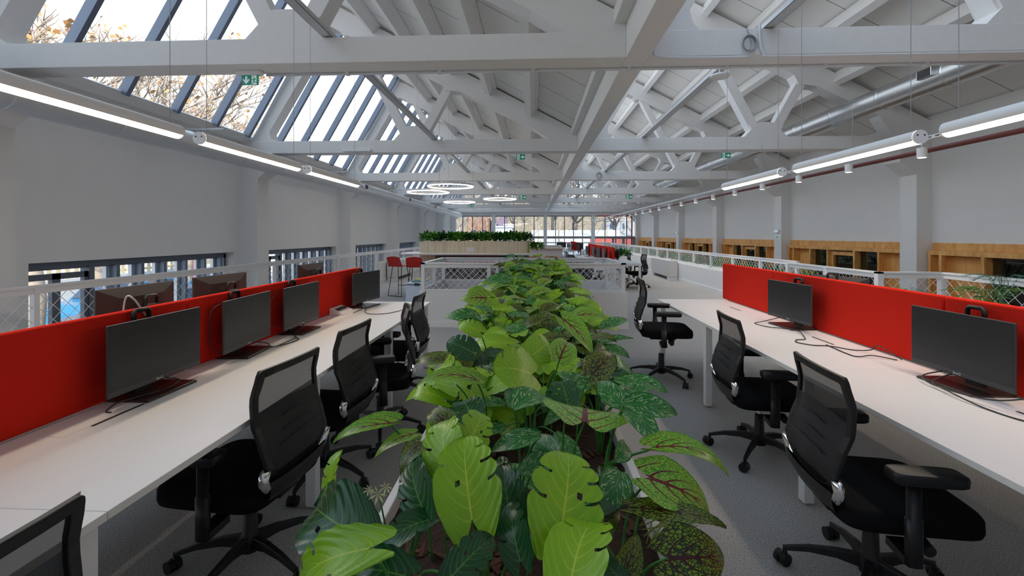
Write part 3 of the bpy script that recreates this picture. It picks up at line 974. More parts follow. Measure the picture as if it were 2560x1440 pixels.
# red felt screens
def screens(x, joints, where, zb=.745, zt=1.15):
    for i in range(len(joints) - 1):
        y0, y1 = joints[i] + .004, joints[i + 1] - .004
        m = MB().box(-.019, .019, -(y1 - y0) / 2, (y1 - y0) / 2, zb, zt)
        o = m.build('desk_screen', M['red'], None, .012, 3, (x, (y0 + y1) / 2, 0))
        tag(o, 'red felt desk screen, %s from the camera, %s' % (ORD[i], where), 'desk screen', 'red felt screens, ' + where)
screens(-1.95, [-.20, 1.12, 2.46, 3.82, 5.05], 'on the left desks', zt=1.14)
screens(2.28, [-.20, 1.22, 2.62, 4.40, 5.56], 'on the right desks', zt=1.165)
screens(2.18, [12.4, 13.8, 15.25, 16.7, 18.1], 'on the distant desks', zt=1.17)
screens(2.10, [22.4, 23.9, 25.4], 'on the farthest desks', zt=1.17)

# ================================================================ MONITORS
def make_monitor(logo=True):
    t = thing('monitor', 'x', 'monitor')
    # faces +X ; origin on the desk below the stand
    s = MB().box(.050, .062, -.27, .27, .055, .370)
    s.build('bezel', M['bezel'], t, .003)
    MB().box(.0622, .0630, -.266, .266, .080, .366).build('display', M['screen'], t)
    b = MB()
    vs = [(.050, -.268, .060), (.050, .268, .060), (.050, .268, .367), (.050, -.268, .367), (.022, -.15, .11), (.022, .15, .11), (.022, .15, .31), (.022, -.15, .31)]
    b.add(vs, [(0, 1, 2, 3), (4, 7, 6, 5), (0, 4, 5, 1), (1, 5, 6, 2), (2, 6, 7, 3), (3, 7, 4, 0)])
    b.build('rear_shell', M['monback'], t)
    st = MB().box(-.045, -.015, -.045, .045, .0, .35)
    st.box(-.02, .024, -.05, .05, .16, .25)
    sd = st.build('stand_column', M['monback'], t, .006)
    h = MB()
    pts = [(-.03, -.043, .33), (-.03, -.043, .385), (-.03, -.032, .397), (-.03, .032, .397), (-.03, .043, .385), (-.03, .043, .33)]
    h.tube(pts, .011, 8)
    h.build('handle', M['black'], sd)
    MB().box(-.075, .135, -.15, .15, .0, .012).build('base_plate', M['base'], t, .003)
    if logo:
        text_mesh('logo', 'BenQ', .017, M['logo'], t, (.0628, 0, .067), (math.radians(90), 0, math.radians(90)))
        text_mesh('logo', 'BenQ', .042, M['logo_d'], t, (.0208, 0, .27), (math.radians(90), 0, math.radians(-90)))
    return t
mon0 = make_monitor()
mused = [False]
def raised(m, dz=.09):
    for ch in m.children:
        if ch.name.split('.')[0] in ('bezel', 'display', 'rear_shell', 'logo'): ch.location.z += dz
def monitor(x, y, deg, label, group=None, z=.7405):
    if not mused[0]:
        mused[0] = True
        mon0.location = (x, y, z); mon0.rotation_euler = (0, 0, math.radians(deg)); mon0['label'] = label
        if group: mon0['group'] = group
        return mon0
    return dup(mon0, (x, y, z), math.radians(deg), label, group)
G1 = 'monitors on the left desks'
monitor(-1.875, 2.13, 0, 'black monitor facing the aisle, nearest on the left desk', G1)
monitor(-1.89, 2.85, 4, 'black monitor second along the left desk, silvery reflection', G1)
monitor(-1.88, 3.52, 0, 'black monitor third along the left desk', G1)
monitor(-1.83, 4.79, -10, 'black monitor at the far end of the left desk', G1)
raised(monitor(-2.32, 2.63, 180, 'monitor seen from behind over the red screen, nearest on the left', G1))
raised(monitor(-2.32, 3.36, 176, 'monitor seen from behind over the left red screen, second along', G1))
raised(monitor(-2.30, 4.72, 180, 'monitor seen from behind over the left red screen, farthest one', G1))
G2 = 'monitors on the right desks'
monitor(2.17, 3.88, 186, 'black monitor on the right desk, farther one with cable loops', G2)
monitor(2.18, 2.38, 181, 'large black monitor nearest the camera on the right desk', G2)
monitor(2.85, 4.45, 25, 'bluish monitor top peeking over the right red screen', G2)
G3 = 'monitors on the distant desks'
DM = [(2.03, 12.85, 178), (2.02, 13.9, 184), (2.02, 15.0, 180), (2.0, 16.6, 183), (1.80, 17.7, 176)]
nm = ['nearest', 'second', 'third', 'fourth', 'last']
for i, (x, y, a) in enumerate(DM):
    monitor(x, y, a, 'tall thin-edged monitor left of the distant red screens, %s' % nm[i], G3)
for i, (x, y, a) in enumerate([(2.36, 13.3, 0), (2.36, 15.1, 5)]):
    monitor(x, y, a, 'monitor right of the distant red screens, %s one' % ('nearer', 'farther')[i], G3)
for i, (x, y, a) in enumerate([(1.95, 22.8, 181), (1.93, 23.8, 184), (1.9, 24.8, 178), (1.6, 25.9, 260)]):
    monitor(x, y, a, 'tiny monitor left of the farthest red screens, %s' % nm[i], 'monitors on the farthest desks')
for i, (x, y, a) in enumerate([(2.25, 22.9, -60), (2.3, 24.2, 0)]):
    monitor(x, y, a, 'tiny monitor right of the farthest red screens, %s one' % ('nearer', 'farther')[i], 'monitors on the farthest desks')

# ---------------------------------------------------------------- cables
def spline(pts, n=10):
    pts = [Vector(p) for p in pts]; out = []
    for i in range(len(pts) - 1):
        p0 = pts[max(i - 1, 0)]; p1 = pts[i]; p2 = pts[i + 1]; p3 = pts[min(i + 2, len(pts) - 1)]
        for k in range(n):
            t = k / n
            out.append(.5 * ((2 * p1) + (-p0 + p2) * t + (2 * p0 - 5 * p1 + 4 * p2 - p3) * t * t + (-p0 + 3 * p1 - 3 * p2 + p3) * t ** 3))
    return out + [pts[-1]]
def cable(pts, label, r=.0035, m='cable', name='cable'):
    o = MB().tube(spline(pts), r, 6).build(name, M[m])
    return tag(o, label, 'cable')
Zd = .7445
cable([(-1.82, 2.16, .80), (-1.77, 2.20, .775), (-1.76, 2.10, .765), (-1.80, 2.0, .762), (-1.84, 1.93, Zd + .012), (-1.83, 1.87, Zd), (-1.80, 1.86, Zd)], 'dark cable drooping under the nearest left monitor')
cable([(-1.87, 2.92, .80), (-1.80, 3.0, .77), (-1.74, 2.95, Zd+.013), (-1.72, 3.08, Zd), (-1.70, 3.22, Zd), (-1.76, 3.30, Zd), (-1.82, 3.40, Zd+.013), (-1.80, 3.50, .78), (-1.85, 3.55, .80)], 'dark looped cables between the second and third left monitors')
cable([(-1.92, 2.72, 1.08), (-1.90, 2.60, 1.04), (-1.905, 2.60, .86), (-1.90, 2.68, .78)], 'thin cable hanging beside the second left monitor', .0025)
cable([(-1.92, 3.35, 1.08), (-1.90, 3.18, .98), (-1.905, 3.25, .84), (-1.90, 3.4, .80)], 'thin cable curving on the red screen left of the third monitor', .0025)
cable([(-1.80, 4.68, .80), (-1.72, 4.62, Zd + .012), (-1.66, 4.42, Zd), (-1.56, 4.30, Zd), (-1.42, 4.33, Zd), (-1.34, 4.48, Zd), (-1.32, 4.52, Zd + .004)], 'black cable with a plug lying across the far left desktop')
cable([(-1.93, 2.30 - .12, 1.10), (-1.935, 2.12, 1.19), (-1.96, 2.10, 1.19), (-1.98, 2.1, 1.0)], 'pale cable looped over the left red screen', .004, 'cable_w')
cable([(2.10, 3.98, .80), (1.98, 4.02, Zd + .013), (1.90, 4.0, Zd), (1.93, 3.85, Zd), (1.99, 3.72, Zd+.013), (2.05, 3.62, Zd + .013), (2.02, 3.50, Zd), (1.97, 3.40, Zd), (1.90, 3.38, Zd), (1.86, 3.30, Zd), (1.92, 3.22, Zd), (2.02, 3.20, Zd), (2.10, 3.10, Zd), (2.16, 3.02, Zd + .02), (2.18, 2.98, .80), (2.22, 2.85, .75)], 'long black cable curling from the farther right monitor across the desk')
cable([(2.02, 3.24, Zd), (2.0, 3.0, Zd), (2.02, 2.93, Zd), (2.10, 2.92, Zd + .01), (2.2, 2.86, Zd)], 'short straight black cable beside the curled cable on the right desk')
cable([(2.11, 2.45, .80), (2.03, 2.47, .77), (1.99, 2.38, Zd + .013), (2.0, 2.22, Zd + .015), (2.03, 2.08, .78), (2.10, 1.98, .84), (2.18, 1.96, .92), (2.23, 2.04, .95)], 'dark cable looping in front of the nearest right monitor')
cable([(2.11, 2.40, .80), (2.02, 2.40, Zd + .014), (1.97, 2.24, Zd + .013), (1.97, 2.08, Zd), (2.0, 1.94, Zd), (2.08, 1.88, Zd + .01), (2.16, 1.85, Zd)], 'second dark cable coiling under the nearest right monitor')
# desktop power unit at the far left
pu = thing('power_unit', 'white pop-up socket box beside the farthest left monitor', 'socket box', (-1.86, 4.36, .741))
MB().prism([(-.07, 0), (.07, 0), (.045, .022), (-.07, .062)], 'y', -.13, .13).build('housing', M['desk'], pu, .003)
for i in range(3):
    MB().box(-.035, .005, -.09 + .065 * i, -.045 + .065 * i, .036, .052).build('socket', M['grille'], pu)
pu2 = thing('power_unit', 'small blue-lit socket box at the right edge on the near right desk', 'socket box', (2.15, 1.80, .741))
MB().box(-.04, .04, -.08, .08, 0, .03).build('housing', M['desk'], pu2, .003)
MB().box(-.041, -.04, -.03, .03, .008, .022).build('socket', M['grille'], pu2)

# ================================================================ PENDANT TUBE LAMPS
XL, XR2, ZL = -2.20, 2.28, 2.11
def make_tube(r=.042):
    t = thing('tube_lamp', 'x', 'pendant lamp')
    h = .62
    b = MB()
    n = 20
    vs = []; 
    for y in (-h, h):
        for k in range(n + 1):
            a = math.pi * (-.18) + math.pi * 1.36 * k / n
            vs.append((r * math.cos(a), y, r * math.sin(a)))
    b.add(vs, [(k, k + 1, k + n + 2, k + n + 1) for k in range(n)], True)
    b.build('lamp_body', M['lampbody'], t)
    b = MB(); vs = []
    for y in (-h, h):
        for k in range(n + 1):
            a = math.pi * 1.18 + math.pi * .64 * k / n
            vs.append((r * math.cos(a), y, r * math.sin(a)))
    b.add(vs, [(k, k + 1, k + n + 2, k + n + 1) for k in range(n)], True)
    b.build('diffuser', M['glow'], t)
    for s in (-1, 1):
        e = MB().cyl((0, s * h, 0), (0, s * (h + .012), 0), r, n=20)
        ec = e.build('end_cap', M['lampbody'], t)
        MB().cyl((.02, s * (h + .012), .01), (.02, s * (h + .014), .01), .005, n=8).cyl((-.02, s * (h + .012), .01), (-.02, s * (h + .014), .01), .005, n=8).build('screw', M['cable'], ec)
        MB().cyl((0, s * (h - .06), r), (0, s * (h - .06), 3.55 - ZL), .0022, n=5).build('hanging_wire', M['wire'], t)
    return t
tl0 = make_tube()
first = True
for side, x, z, cs in (('left', XL, 2.14, (2.10, 3.53, 4.96)), ('right', XR2, 2.08, (1.99, 3.42, 4.91))):
    for j, y in enumerate(cs):
        lb = 'glowing white tube lamp hung over the %s desks, %s from the camera' % (side, ORD[j])
        if first:
            first = False; tl0.location = (x, y, z); tl0['label'] = lb; tl0['group'] = 'tube lamps over the %s desks' % side
        else:
            dup(tl0, (x, y, z), 0, lb, 'tube lamps over the %s desks' % side)
for k in range(4):   # beyond, over the distant desks
    dup(tl0, (2.18, 13.1 + 1.4 * k, 2.35), 0, 'small far tube lamp over the distant desks, %s' % ORD[k], 'tube lamps over the distant desks') if False else None

# ring lamps over the bar
def make_ring(x, y, z, label):
    t = thing('ring_lamp', label, 'pendant lamp', (x, y, z), 0, 'ring lamps over the bar')
    Rr = .59
    MB().lathe([(Rr - .02, .0), (Rr - .02, .045), (Rr + .02, .045), (Rr + .02, .0)], n=56, smooth=False).build('ring_body', M['lampbody'], t)
    MB().lathe([(Rr + .02, .0), (Rr + .014, -.018), (Rr - .014, -.018), (Rr - .02, .0)], n=56).build('diffuser', M['glow_ring'], t)
    for k in range(3):
        a = 2 * math.pi * k / 3 + .2
        wx = Rr * math.cos(a)
        MB().cyl((wx, Rr * math.sin(a), .04), (wx, Rr * math.sin(a), 6.6 - .545 * (x + wx + 4.4) - z), .002, n=4).build('hanging_wire', M['wire'], t)
    MB().box(-Rr - .01, -Rr + .09, -.02, .02, .045, .075).build('driver_box', M['black'], t)
for x, y, z, l in [(-2.19, 12.0, 2.80, 'highest and nearest ring lamp over the bar, dark driver box on its left'), (-3.07, 13.2, 2.76, 'leftmost glowing ring lamp over the bar'), (-1.23, 16.8, 2.84, 'rightmost glowing ring lamp over the bar'), (-2.85, 17.5, 2.78, 'farthest and smallest glowing ring lamp, low on the left')]:
    make_ring(x, y, z, l)

# ================================================================ DUCTS, TRAYS, PIPES, SPOTS
def duct(name, x, z, r, y0, y1, label, m, vents, vside):
    t = thing(name, label, 'air duct')
    MB().cyl((x, y0, z), (x, y1, z), r, n=36).build('duct_pipe', m, t)
    y = y0 + .3
    while y < y1:
        MB().lathe([(r, -.02), (r + .006, -.012), (r + .006, .012), (r, .02)], n=36).build('seam_band', m, t)
        o = t.children[-1]; o.rotation_euler = (math.radians(90), 0, 0); o.location = (x, y, z)
        y += 1.25
    for vy in vents:
        b = MB().box(-.16 * vside, -.16 * vside - .10 * vside, -.13, .13, -.055, .075)
        bb = b.build('vent_box', m, t, .006); bb.location = (x, vy, z + r * .15)
        gl = MB()
        for i in range(6):
            gl.box(-.262 * vside, -.266 * vside, -.11, .11, -.045 + .02 * i, -.033 + .02 * i)
        gl.box(-.2605 * vside, -.2615 * vside, -.115, .115, -.05, .07)
        g = gl.build('grille', M['grille'], bb)
        # angled collar
    return t
duct('air_duct', -5.42, 2.96, .175, Y_BACK, 33.5, 'long pale round duct along the top of the left wall', M['steel_l'], [8.8, 13.9, 18.9, 23.9], -1)
duct('air_duct', 6.10, 3.88, .20, Y_BACK, 34.0, 'shiny round metal duct running through the right trusses', M['steel'], [7.1, 12.2, 17.3, 22.4], 1)
for i, (y) in enumerate([5.0, 10.0, 15.0]):
    pass
for k in range(5):
    o = MB().beam((LW + .02, TY[k] + 2.6, 3.22), (-5.0, TY[k] + 2.6, 3.22), .04, .03).build('duct_bracket', M['galv'])
    o2 = None
    tag(o, 'thin steel bracket holding the left duct, %s from the camera' % ORD[k], 'bracket', 'duct brackets on the left wall')
def tray(x, z, label):
    t = thing('cable_tray', label, 'cable tray')
    MB().box(x - .05, x + .05, Y_BACK, 33, z, z + .004).box(x - .05, x - .047, Y_BACK, 33, z, z + .05).box(x + .047, x + .05, Y_BACK, 33, z, z + .05).build('channel', M['galv'], t)
    MB().cyl((x, Y_BACK, z + .03), (x, 33, z + .03), .015, n=8).build('cable_run', M['cable_w'], t)
    return t
tray(-2.10, 3.525, 'pale steel cable tray lying across the left truss chords')
tray(2.30, 3.525, 'grey steel cable tray lying across the right truss chords')
# perforated tray, sprinkler pipe and spot lights on the right
t = thing('lighting_track', 'white perforated track carrying the row of spot lights', 'lighting track')
MB().box(4.36, 4.46, Y_BACK, 34, 2.56, 2.60).build('track_channel', M['rail'], t)
dots = MB()
y = -1.0
while y < 14:
    dots.box(4.358, 4.36, y, y + .05, 2.574, 2.586); y += .1
o = dots.build('perforations', M['grille'], t); o['kind'] = 'stuff'
for k in range(14):
    MB().cyl((4.41, -1 + 2.5 * k, 2.6), (4.41, -1 + 2.5 * k, 3.24 if True else 3), .004, n=5).build('hanging_rod', M['wire'], t)
pp = MB().tube([(4.66, Y_BACK, 2.50), (4.66, 34.0, 2.50)], .028, 12)
tag(pp.build('sprinkler_pipe', M['redpipe']), 'dark red sprinkler pipe running beside the right spot track', 'pipe')
tag(MB().tube([(4.8, 34.3, 2.94), (7.2, 34.35, 2.94), (7.35, 34.35, 2.9), (7.35, 34.35, 0.02)], .045, 12).build('standpipe', M['redpipe2']), 'bright red pipe dropping down beside the far glass door', 'pipe')
def make_spot():
    t = thing('spot_light', 'x', 'spot light')
    MB().cyl((0, 0, .09), (0, 0, .02), .006, n=8).cyl((0, 0, .02), (0, 0, -.09), .048, n=24).build('housing', M['lampbody'], t)
    MB().cyl((0, 0, -.0905), (0, 0, -.093), .038, n=20).build('lens', M['glow_spot'], t)
    return t
def spot_lamp(y):
    d = bpy.data.lights.new('spot_bulb', 'SPOT'); d.energy = 55; d.spot_size = 1.9; d.spot_blend = .6; d.shadow_soft_size = .04; d.color = (1, .86, .68)
    return d
SPD = spot_lamp(0)
sp0 = make_spot()
for i in range(20):
    y = 4.18 + 1.20 * i
    l = 'small white cylinder spot light under the right track, %s from the camera' % ORD[i]
    if i == 0: sp0.location = (4.41, y, 2.47); sp0['label'] = l; sp0['group'] = 'spot lights under the right track'
    else: dup(sp0, (4.41, y, 2.47), 0, l, 'spot lights under the right track')
    if i < 18 and i % 2 == 0:
        lo_ = bpy.data.objects.new('spot_bulb', SPD); COL.objects.link(lo_); lo_.location = (4.41, y, 2.37)

# ================================================================ EXIT SIGNS and small fittings
def exit_sign(x, y, zt, arrow, label, s=1.0, body=True, group='green exit signs under the trusses'):
    t = thing('exit_sign', label, 'exit sign', (x, y, zt), 0, group)
    w, h = .115 * s, .115 * s
    if body:
        MB().rounded(-.02, .02, .30, .10, [(-.05, .7), (-.035, .95), (-.012, 1), (0, .9)], 24, 4).build('lamp_body', M['lampbody'], t)
        top = -.05
    else:
        MB().box(-w - .02, w + .02, -.02, .02, -.04, 0).build('lamp_body', M['lampbody'], t)
        top = -.04
    MB().box(-w * .86, w * .86, -.004, .004, top - h, top).build('sign_plate', M['signgreen'], t)
    cz = top - h / 2
    q = h
    ax = -w * .40 if arrow == 'down' else w * .40
    mxx = w * .42 if arrow == 'down' else -w * .42
    a = MB()
    if arrow == 'down':
        pl = [(-.11, .38), (.11, .38), (.11, -.06), (.32, .16), (.32, -.04), (0, -.40), (-.32, -.04), (-.32, .16), (-.11, -.06)]
    else:
        pl = [(-.38, .09), (.02, .09), (-.12, .28), (.08, .28), (.38, 0), (.08, -.28), (-.12, -.28), (.02, -.09), (-.38, -.09)]
    a.prism([(ax + p[0] * q, cz + p[1] * q) for p in pl], 'y', -.0055, -.004)
    a.build('arrow', M['signwhite'], t)
    MB().box(mxx - .25 * q, mxx + .25 * q, -.005, -.004, cz - .46 * q, cz + .46 * q).build('doorway', M['signwhite'], t)
    m = MB()
    man = [(-.02, .18), (.12, .16), (.22, .02), (.18, -.01), (.08, .10), (.05, -.08), (.10, -.22), (.28, -.22), (.28, -.28), (.06, -.28), (0, -.12), (-.06, -.30), (-.12, -.42), (-.19, -.40), (-.08, -.14), (-.06, .06), (-.14, .0), (-.26, .0), (-.26, .04), (-.14, .07)]
    m.prism([(mxx + p[0] * q, cz + p[1] * q) for p in man], 'y', -.0062, -.005)
    m.prism([(mxx + (-.05 + .06 * math.cos(i * .785)) * q, cz + (.30 + .06 * math.sin(i * .785)) * q) for i in range(8)], 'y', -.0062, -.005)
    m.build('running_figure', M['signgreen'], t)
    return t
exit_sign(-3.02, T0 + .18, CB, 'down', 'green exit sign with a down arrow under the nearest left truss', .92)
exit_sign(-.27, TY[1] + .15, CB, 'right', 'green exit sign with right arrow under the second truss, left half', .95, False)
exit_sign(4.02, TY[1] + .15, CB, 'right', 'green exit sign with right arrow under the second truss, right half', .95, False)
exit_sign(-.45, TY[3] + .15, CB, 'right', 'small green exit sign under the fourth truss, left half', 1.4, False)
exit_sign(4.1, TY[3] + .15, CB, 'right', 'small green exit sign under the fourth truss, right half', 1.4, False)
exit_sign(-3.4, TY[4] + .15, CB, 'right', 'tiny green exit sign far left above the bar', 1.5, False)
# access point, batten, conduits, cable coil
ap = thing('access_point', 'round white ceiling disc hanging below the nearest right truss', 'access point', (2.25, 5.6, 3.40))
MB().lathe([(0, 0), (.10, .0), (.115, .012), (.11, .03), (0, .035)], n=28).build('disc', M['lampbody'], ap)
MB().cyl((0, 0, .03), (0, 0, .13), .012, n=8).build('stem', M['galv'], ap)
bt = thing('batten_lamp', 'small white batten fixed on the second left truss chord', 'lamp', (-3.75, TY[1] - .025, 3.29))
MB().box(-.30, .30, -.024, .024, -.01, .045).build('housing', M['lampbody'], bt, .004)
MB().box(-.29, .29, -.026, -.02, -.008, .012).build('cover', M['desk'], bt)
cd = MB().tube([(-2.9, T0 + TT - .02, CB - .018), (7.6, T0 + TT - .02, CB - .018)], .014, 8)
for x in range(-2, 8):
    cd.box(x - .02, x + .02, T0 + TT - .045, T0 + TT - .001, CB - .035, CB)
tag(cd.build('conduit', M['rail']), 'white conduit clipped under the nearest truss chord', 'conduit')
tag(MB().tube(spline([(2.20, T0 - .02, 3.55), (2.20, T0 - .02, 3.40), (2.24, T0 - .02, 3.26), (2.4, T0 - .02, 3.235), (4.0, T0 - .02, 3.235), (7.4, T0 - .02, 3.235)]), .013, 8).build('conduit', M['rail']), 'grey pipe bending down the nearest right chord beside the coil', 'conduit')
tag(MB().tube(spline([(1.20, T0 - .02, 3.56), (1.19, T0 - .02, 3.34), (1.24, T0 - .02, 3.255), (1.6, T0 - .02, 3.235), (2.1, T0 - .02, 3.235)]), .013, 8).build('conduit', M['rail']), 'short pipe bending beside the middle beam on the nearest right chord', 'conduit')
def coil(x, y, z, label, s=1):
    m = MB()
    for k in range(3):
        m.tube([(x + (.055 + .006 * k) * s * math.cos(a), y - .006 - .006 * k, z + (.068 + .004 * k) * s * math.sin(a) + .004 * k) for a in [i * math.pi / 12 for i in range(24)]], .005, 6, True)
    m.tube(spline([(x, y - .01, z - .06 * s), (x + .02, y - .01, z), (x, y - .012, z + .07 * s), (x - .02, y - .01, z + .15 * s)]), .004, 6)
    tag(m.build('cable_coil', M['wire']), label, 'cable coil')
coil(2.10, T0 - .01, 3.36, 'looped grey cable coil hanging on the nearest right chord')
coil(2.08, TY[2] - .01, 3.38, 'small cable coil on the third right truss chord', 1.2)
for i, (x, y0) in enumerate([(-1.05, TY[3]), ]):
    pass
# wall fittings on the right columns
for k, (nm_) in ((2, 'third'), (4, 'fifth')):
    y = TY[k] + .18
    e = thing('emergency_light', 'white emergency light on the %s right column' % nm_, 'emergency light', (RC, y, 1.62))
    MB().box(-.05, 0, -.13, .13, -.05, .06).build('housing', M['lampbody'], e, .01)
    MB().box(-.054, -.05, -.11, .11, -.03, .03).build('diffuser', M['signwhite'], e)
    s_ = thing('exit_label', 'small green escape sign below the light on the %s right column' % nm_, 'sign', (RC, y, 1.44))
    MB().box(-.008, 0, -.09, .09, -.045, .045).build('plate', M['signwhite'], s_)
    MB().box(-.009, -.008, -.05, .06, -.035, .035).build('symbol', M['signgreen'], s_)
    MB().box(-.0095, -.009, -.005, .01, -.02, .02).build('figure', M['signwhite'], s_)

# ================================================================ CONVECTORS
def convector(x0, x1, y0, y1, label, room_face):
    t = thing('convector', label, 'convector', ((x0 + x1) / 2, (y0 + y1) / 2, 0))
    w, l = (x1 - x0) / 2, (y1 - y0) / 2
    MB().box(-w, w, -l, l, .11, .65).build('casing', M['cabinet'], t, .008)
    MB().box(-w + .03, w - .03, -l + .05, l - .05, .65, .655).build('top_grille', M['rail'], t)
    for s in (-1, 1):
        MB().box(-w + .01, w - .01, s * (l - .02), s * (l - .30), 0, .11).build('foot', M['low'], t)
convector(-4.80, -4.50, 14.75, 17.0, 'cream box convector on the left behind the red stools', 1)
convector(4.50, 4.78, 15.3, 17.6, 'white box convector against the right low wall', -1)

# ================================================================ TIMBER BAR
bar = thing('planter_bar', 'pale timber bar with curved left end and planting trough on top', 'bar', (0, 0, 0))
BX0, BX1, BY0, BY1 = -3.05, -.13, 11.75, 12.75
def roundbox(x0, x1, y0, y1, z0, z1, r, sides='l'):
    pts = []
    for k in range(9):
        a = math.pi + math.pi / 2 * k / 8
        pts.append((x0 + r + r * math.cos(a), y0 + r + r * math.sin(a)))
    if 'r' in sides:
        for k in range(9):
            a = -math.pi / 2 + math.pi / 2 * k / 8
            pts.append((x1 - r + r * math.cos(a), y0 + r + r * math.sin(a)))
    else:
        pts.append((x1, y0))
    pts.append((x1, y1))
    for k in range(9):
        a = math.pi / 2 + math.pi / 2 * k / 8
        pts.append((x0 + r + r * math.cos(a), y1 - r + r * math.sin(a)))
    return MB().prism(pts, 'z', z0, z1)
roundbox(BX0, BX1, BY0, BY1, 1.036, 1.345, .38).build('timber_fascia', M['maple'], bar, .003)
roundbox(BX0 + .0, BX1, BY0 + .02, BY1, 0.0, 1.0, .38).build('timber_base', M['maple'], bar)
roundbox(BX0 - .42, BX1 + .04, BY0 - .42, BY1 + .1, 1.0, 1.035, .5).build('counter_top', M['desk'], bar, .004)
MB().box(BX1 - .02, BX1 + .03, BY0 - .02, BY1, .0, 1.34).build('end_panel', mat('lime_panel', (.28, .33, .06), .6), bar)
MB().box(-2.55, BX1 - .02, BY0 + .005, BY0 + .019, .0, .99).build('shade_panel', mat('taupe_painted_shade', (.13, .115, .105), .7), bar)  # shadow under the counter, put in as a dark sheet over the pale base
ou = thing('wall_socket', 'white double socket plate on the timber bar front', 'socket', (-1.63, BY0, 1.13))
MB().box(-.085, .085, -.012, 0, -.045, .045).build('plate', M['lampbody'], ou, .003)
for s in (-1, 1):
    MB().cyl((s * .04, -.0121, 0), (s * .04, -.014, 0), .022, n=16).build('outlet', M['galv'], ou)

def make_stool():
    t = thing('bar_stool', 'x', 'stool')
    g = MB()   # moulded shell, faces +X
    def f(u, v):
        y = (-.5 + u) * (.43 - .05 * v)
        if v < .55:
            s = v / .55
            return (.20 - .38 * s, y, .745 + .012 * (2 * u - 1) ** 2 + .015 * s * 0)
        s = (v - .55) / .45
        return (-.18 - .06 * s - .03 * math.sin(s * 1.57), y, .745 + .24 * s - .03 * (2 * u - 1) ** 2 * s)
    g.grid(lambda u, v: f(u, v), 10, 16)
    g.grid(lambda u, v: (Vector(f(1 - u, v)) + Vector((-.012 if v > .55 else 0, 0, -.02 if v < .6 else -.0))), 10, 16)
    g.build('seat_shell', M['redplastic'], t)
    for s in (-1, 1):
        l = MB()
        l.tube([(.10, s * .13, .735), (.21, s * .20, .012), (-.21, s * .20, .012), (-.12, s * .13, .735)], .009, 6)
        l.build('sled_leg', M['black'], t)
    MB().tube([(.175, -.175, .24), (.175, .175, .24)], .009, 6).tube([(-.19, -.19, .012), (-.19, .19, .012)], .009, 6).build('footrest', M['black'], t)
    return t
st0 = make_stool()
for i, (x, y, a, l) in enumerate([(-3.30, 11.15, 70, 'red bar stool leftmost at the end of the counter'), (-2.83, 10.95, 90, 'red bar stool second from left with back to the camera'), (-2.05, 10.9, 88, 'red bar stool seen through the left part of the stairwell lattice'), (-1.42, 10.9, 92, 'red bar stool half hidden behind the stairwell lattice, middle'), (-1.0, 10.95, 90, 'red bar stool nearest the plants behind the stairwell lattice')]):
    if i == 0: st0.location = (x, y, 0); st0.rotation_euler = (0, 0, math.radians(a)); st0['label'] = l; st0['group'] = 'red bar stools at the timber bar'
    else: dup(st0, (x, y, 0), math.radians(a), l, 'red bar stools at the timber bar')
# red armchairs beyond the bar
def make_arm():
    t = thing('armchair', 'x', 'armchair')
    g = MB()
    g.grid(lambda u, v: ((.36 + .05 * v) * math.cos(math.pi * (.0 + u)), (.32 + .05 * v) * math.sin(math.pi * u), .40 + .42 * v * (1 - .25 * abs(2 * u - 1) ** 2)), 20, 6)
    g.grid(lambda u, v: ((.33 + .04 * v) * math.cos(math.pi * (1 - u)), (.29 + .04 * v) * math.sin(math.pi * (1 - u)), .40 + .42 * v * (1 - .25 * abs(2 * u - 1) ** 2)), 20, 6)
    g.build('backrest', M['redplastic'], t)
    MB().rounded(0, .02, .64, .58, [(.34, .9), (.37, 1), (.43, 1), (.46, .9)], 24, 3).build('seat', M['redplastic'], t)
    for a in (-1, 1):
        for b in (-1, 1):
            MB().cyl((a * .2, b * .2, .35), (a * .26, b * .26, 0), .012, n=8).build('leg', M['black'], t)
    return t
a0 = make_arm()
a0.location = (.20, 15.6, 0.25); a0.rotation_euler = (0, 0, 3.4); a0['label'] = 'dark red armchair back just right of the bar, left one'; a0['group'] = 'red armchairs right of the bar'
a0.location = (-.12, 14.8, 0)
dup(a0, (.70, 14.9, 0), 2.8, 'dark red armchair back just right of the bar, right one')
# small white table beyond the bar
tb = thing('side_counter', 'small pale counter right of the timber bar in the distance', 'counter', (.35, 16.6, 0))
MB().box(-.7, .75, -.3, .3, 1.0, 1.04).build('top', M['maple'], tb, .004)
MB().box(-.65, .7, -.2, .2, 0, 1.0).build('base', M['low'], tb)
# white pedestal with trays
pd = thing('pedestal', 'pale blue-white drawer unit left of the stairwell parapet', 'cabinet', (-2.20, 8.75, 0))
MB().box(-.20, .20, -.28, .28, .02, .60).build('carcass', mat('pale_blue_metal', (.60, .68, .80), .4), pd, .006)
MB().box(-.19, .19, -.283, -.28, .56, .575).build('lid_gap', M['grille'], pd)
MB().box(-.03, .06, -.30, -.27, .55, .60).build('latch', M['grille'], pd)
tag(MB().box(-2.33, -2.06, 8.60, 8.92, .60, .615).box(-2.32, -2.05, 8.61, 8.92, .615, .63).build('document_tray', M['teal'], None, .004), 'teal tray lying on the drawer unit', 'tray')
tag(MB().box(-2.28, -2.04, 8.66, 8.92, .63, .65).build('folder', mat('yellow_card', (.55, .5, .08), .5)), 'yellow folder on the teal tray', 'folder')
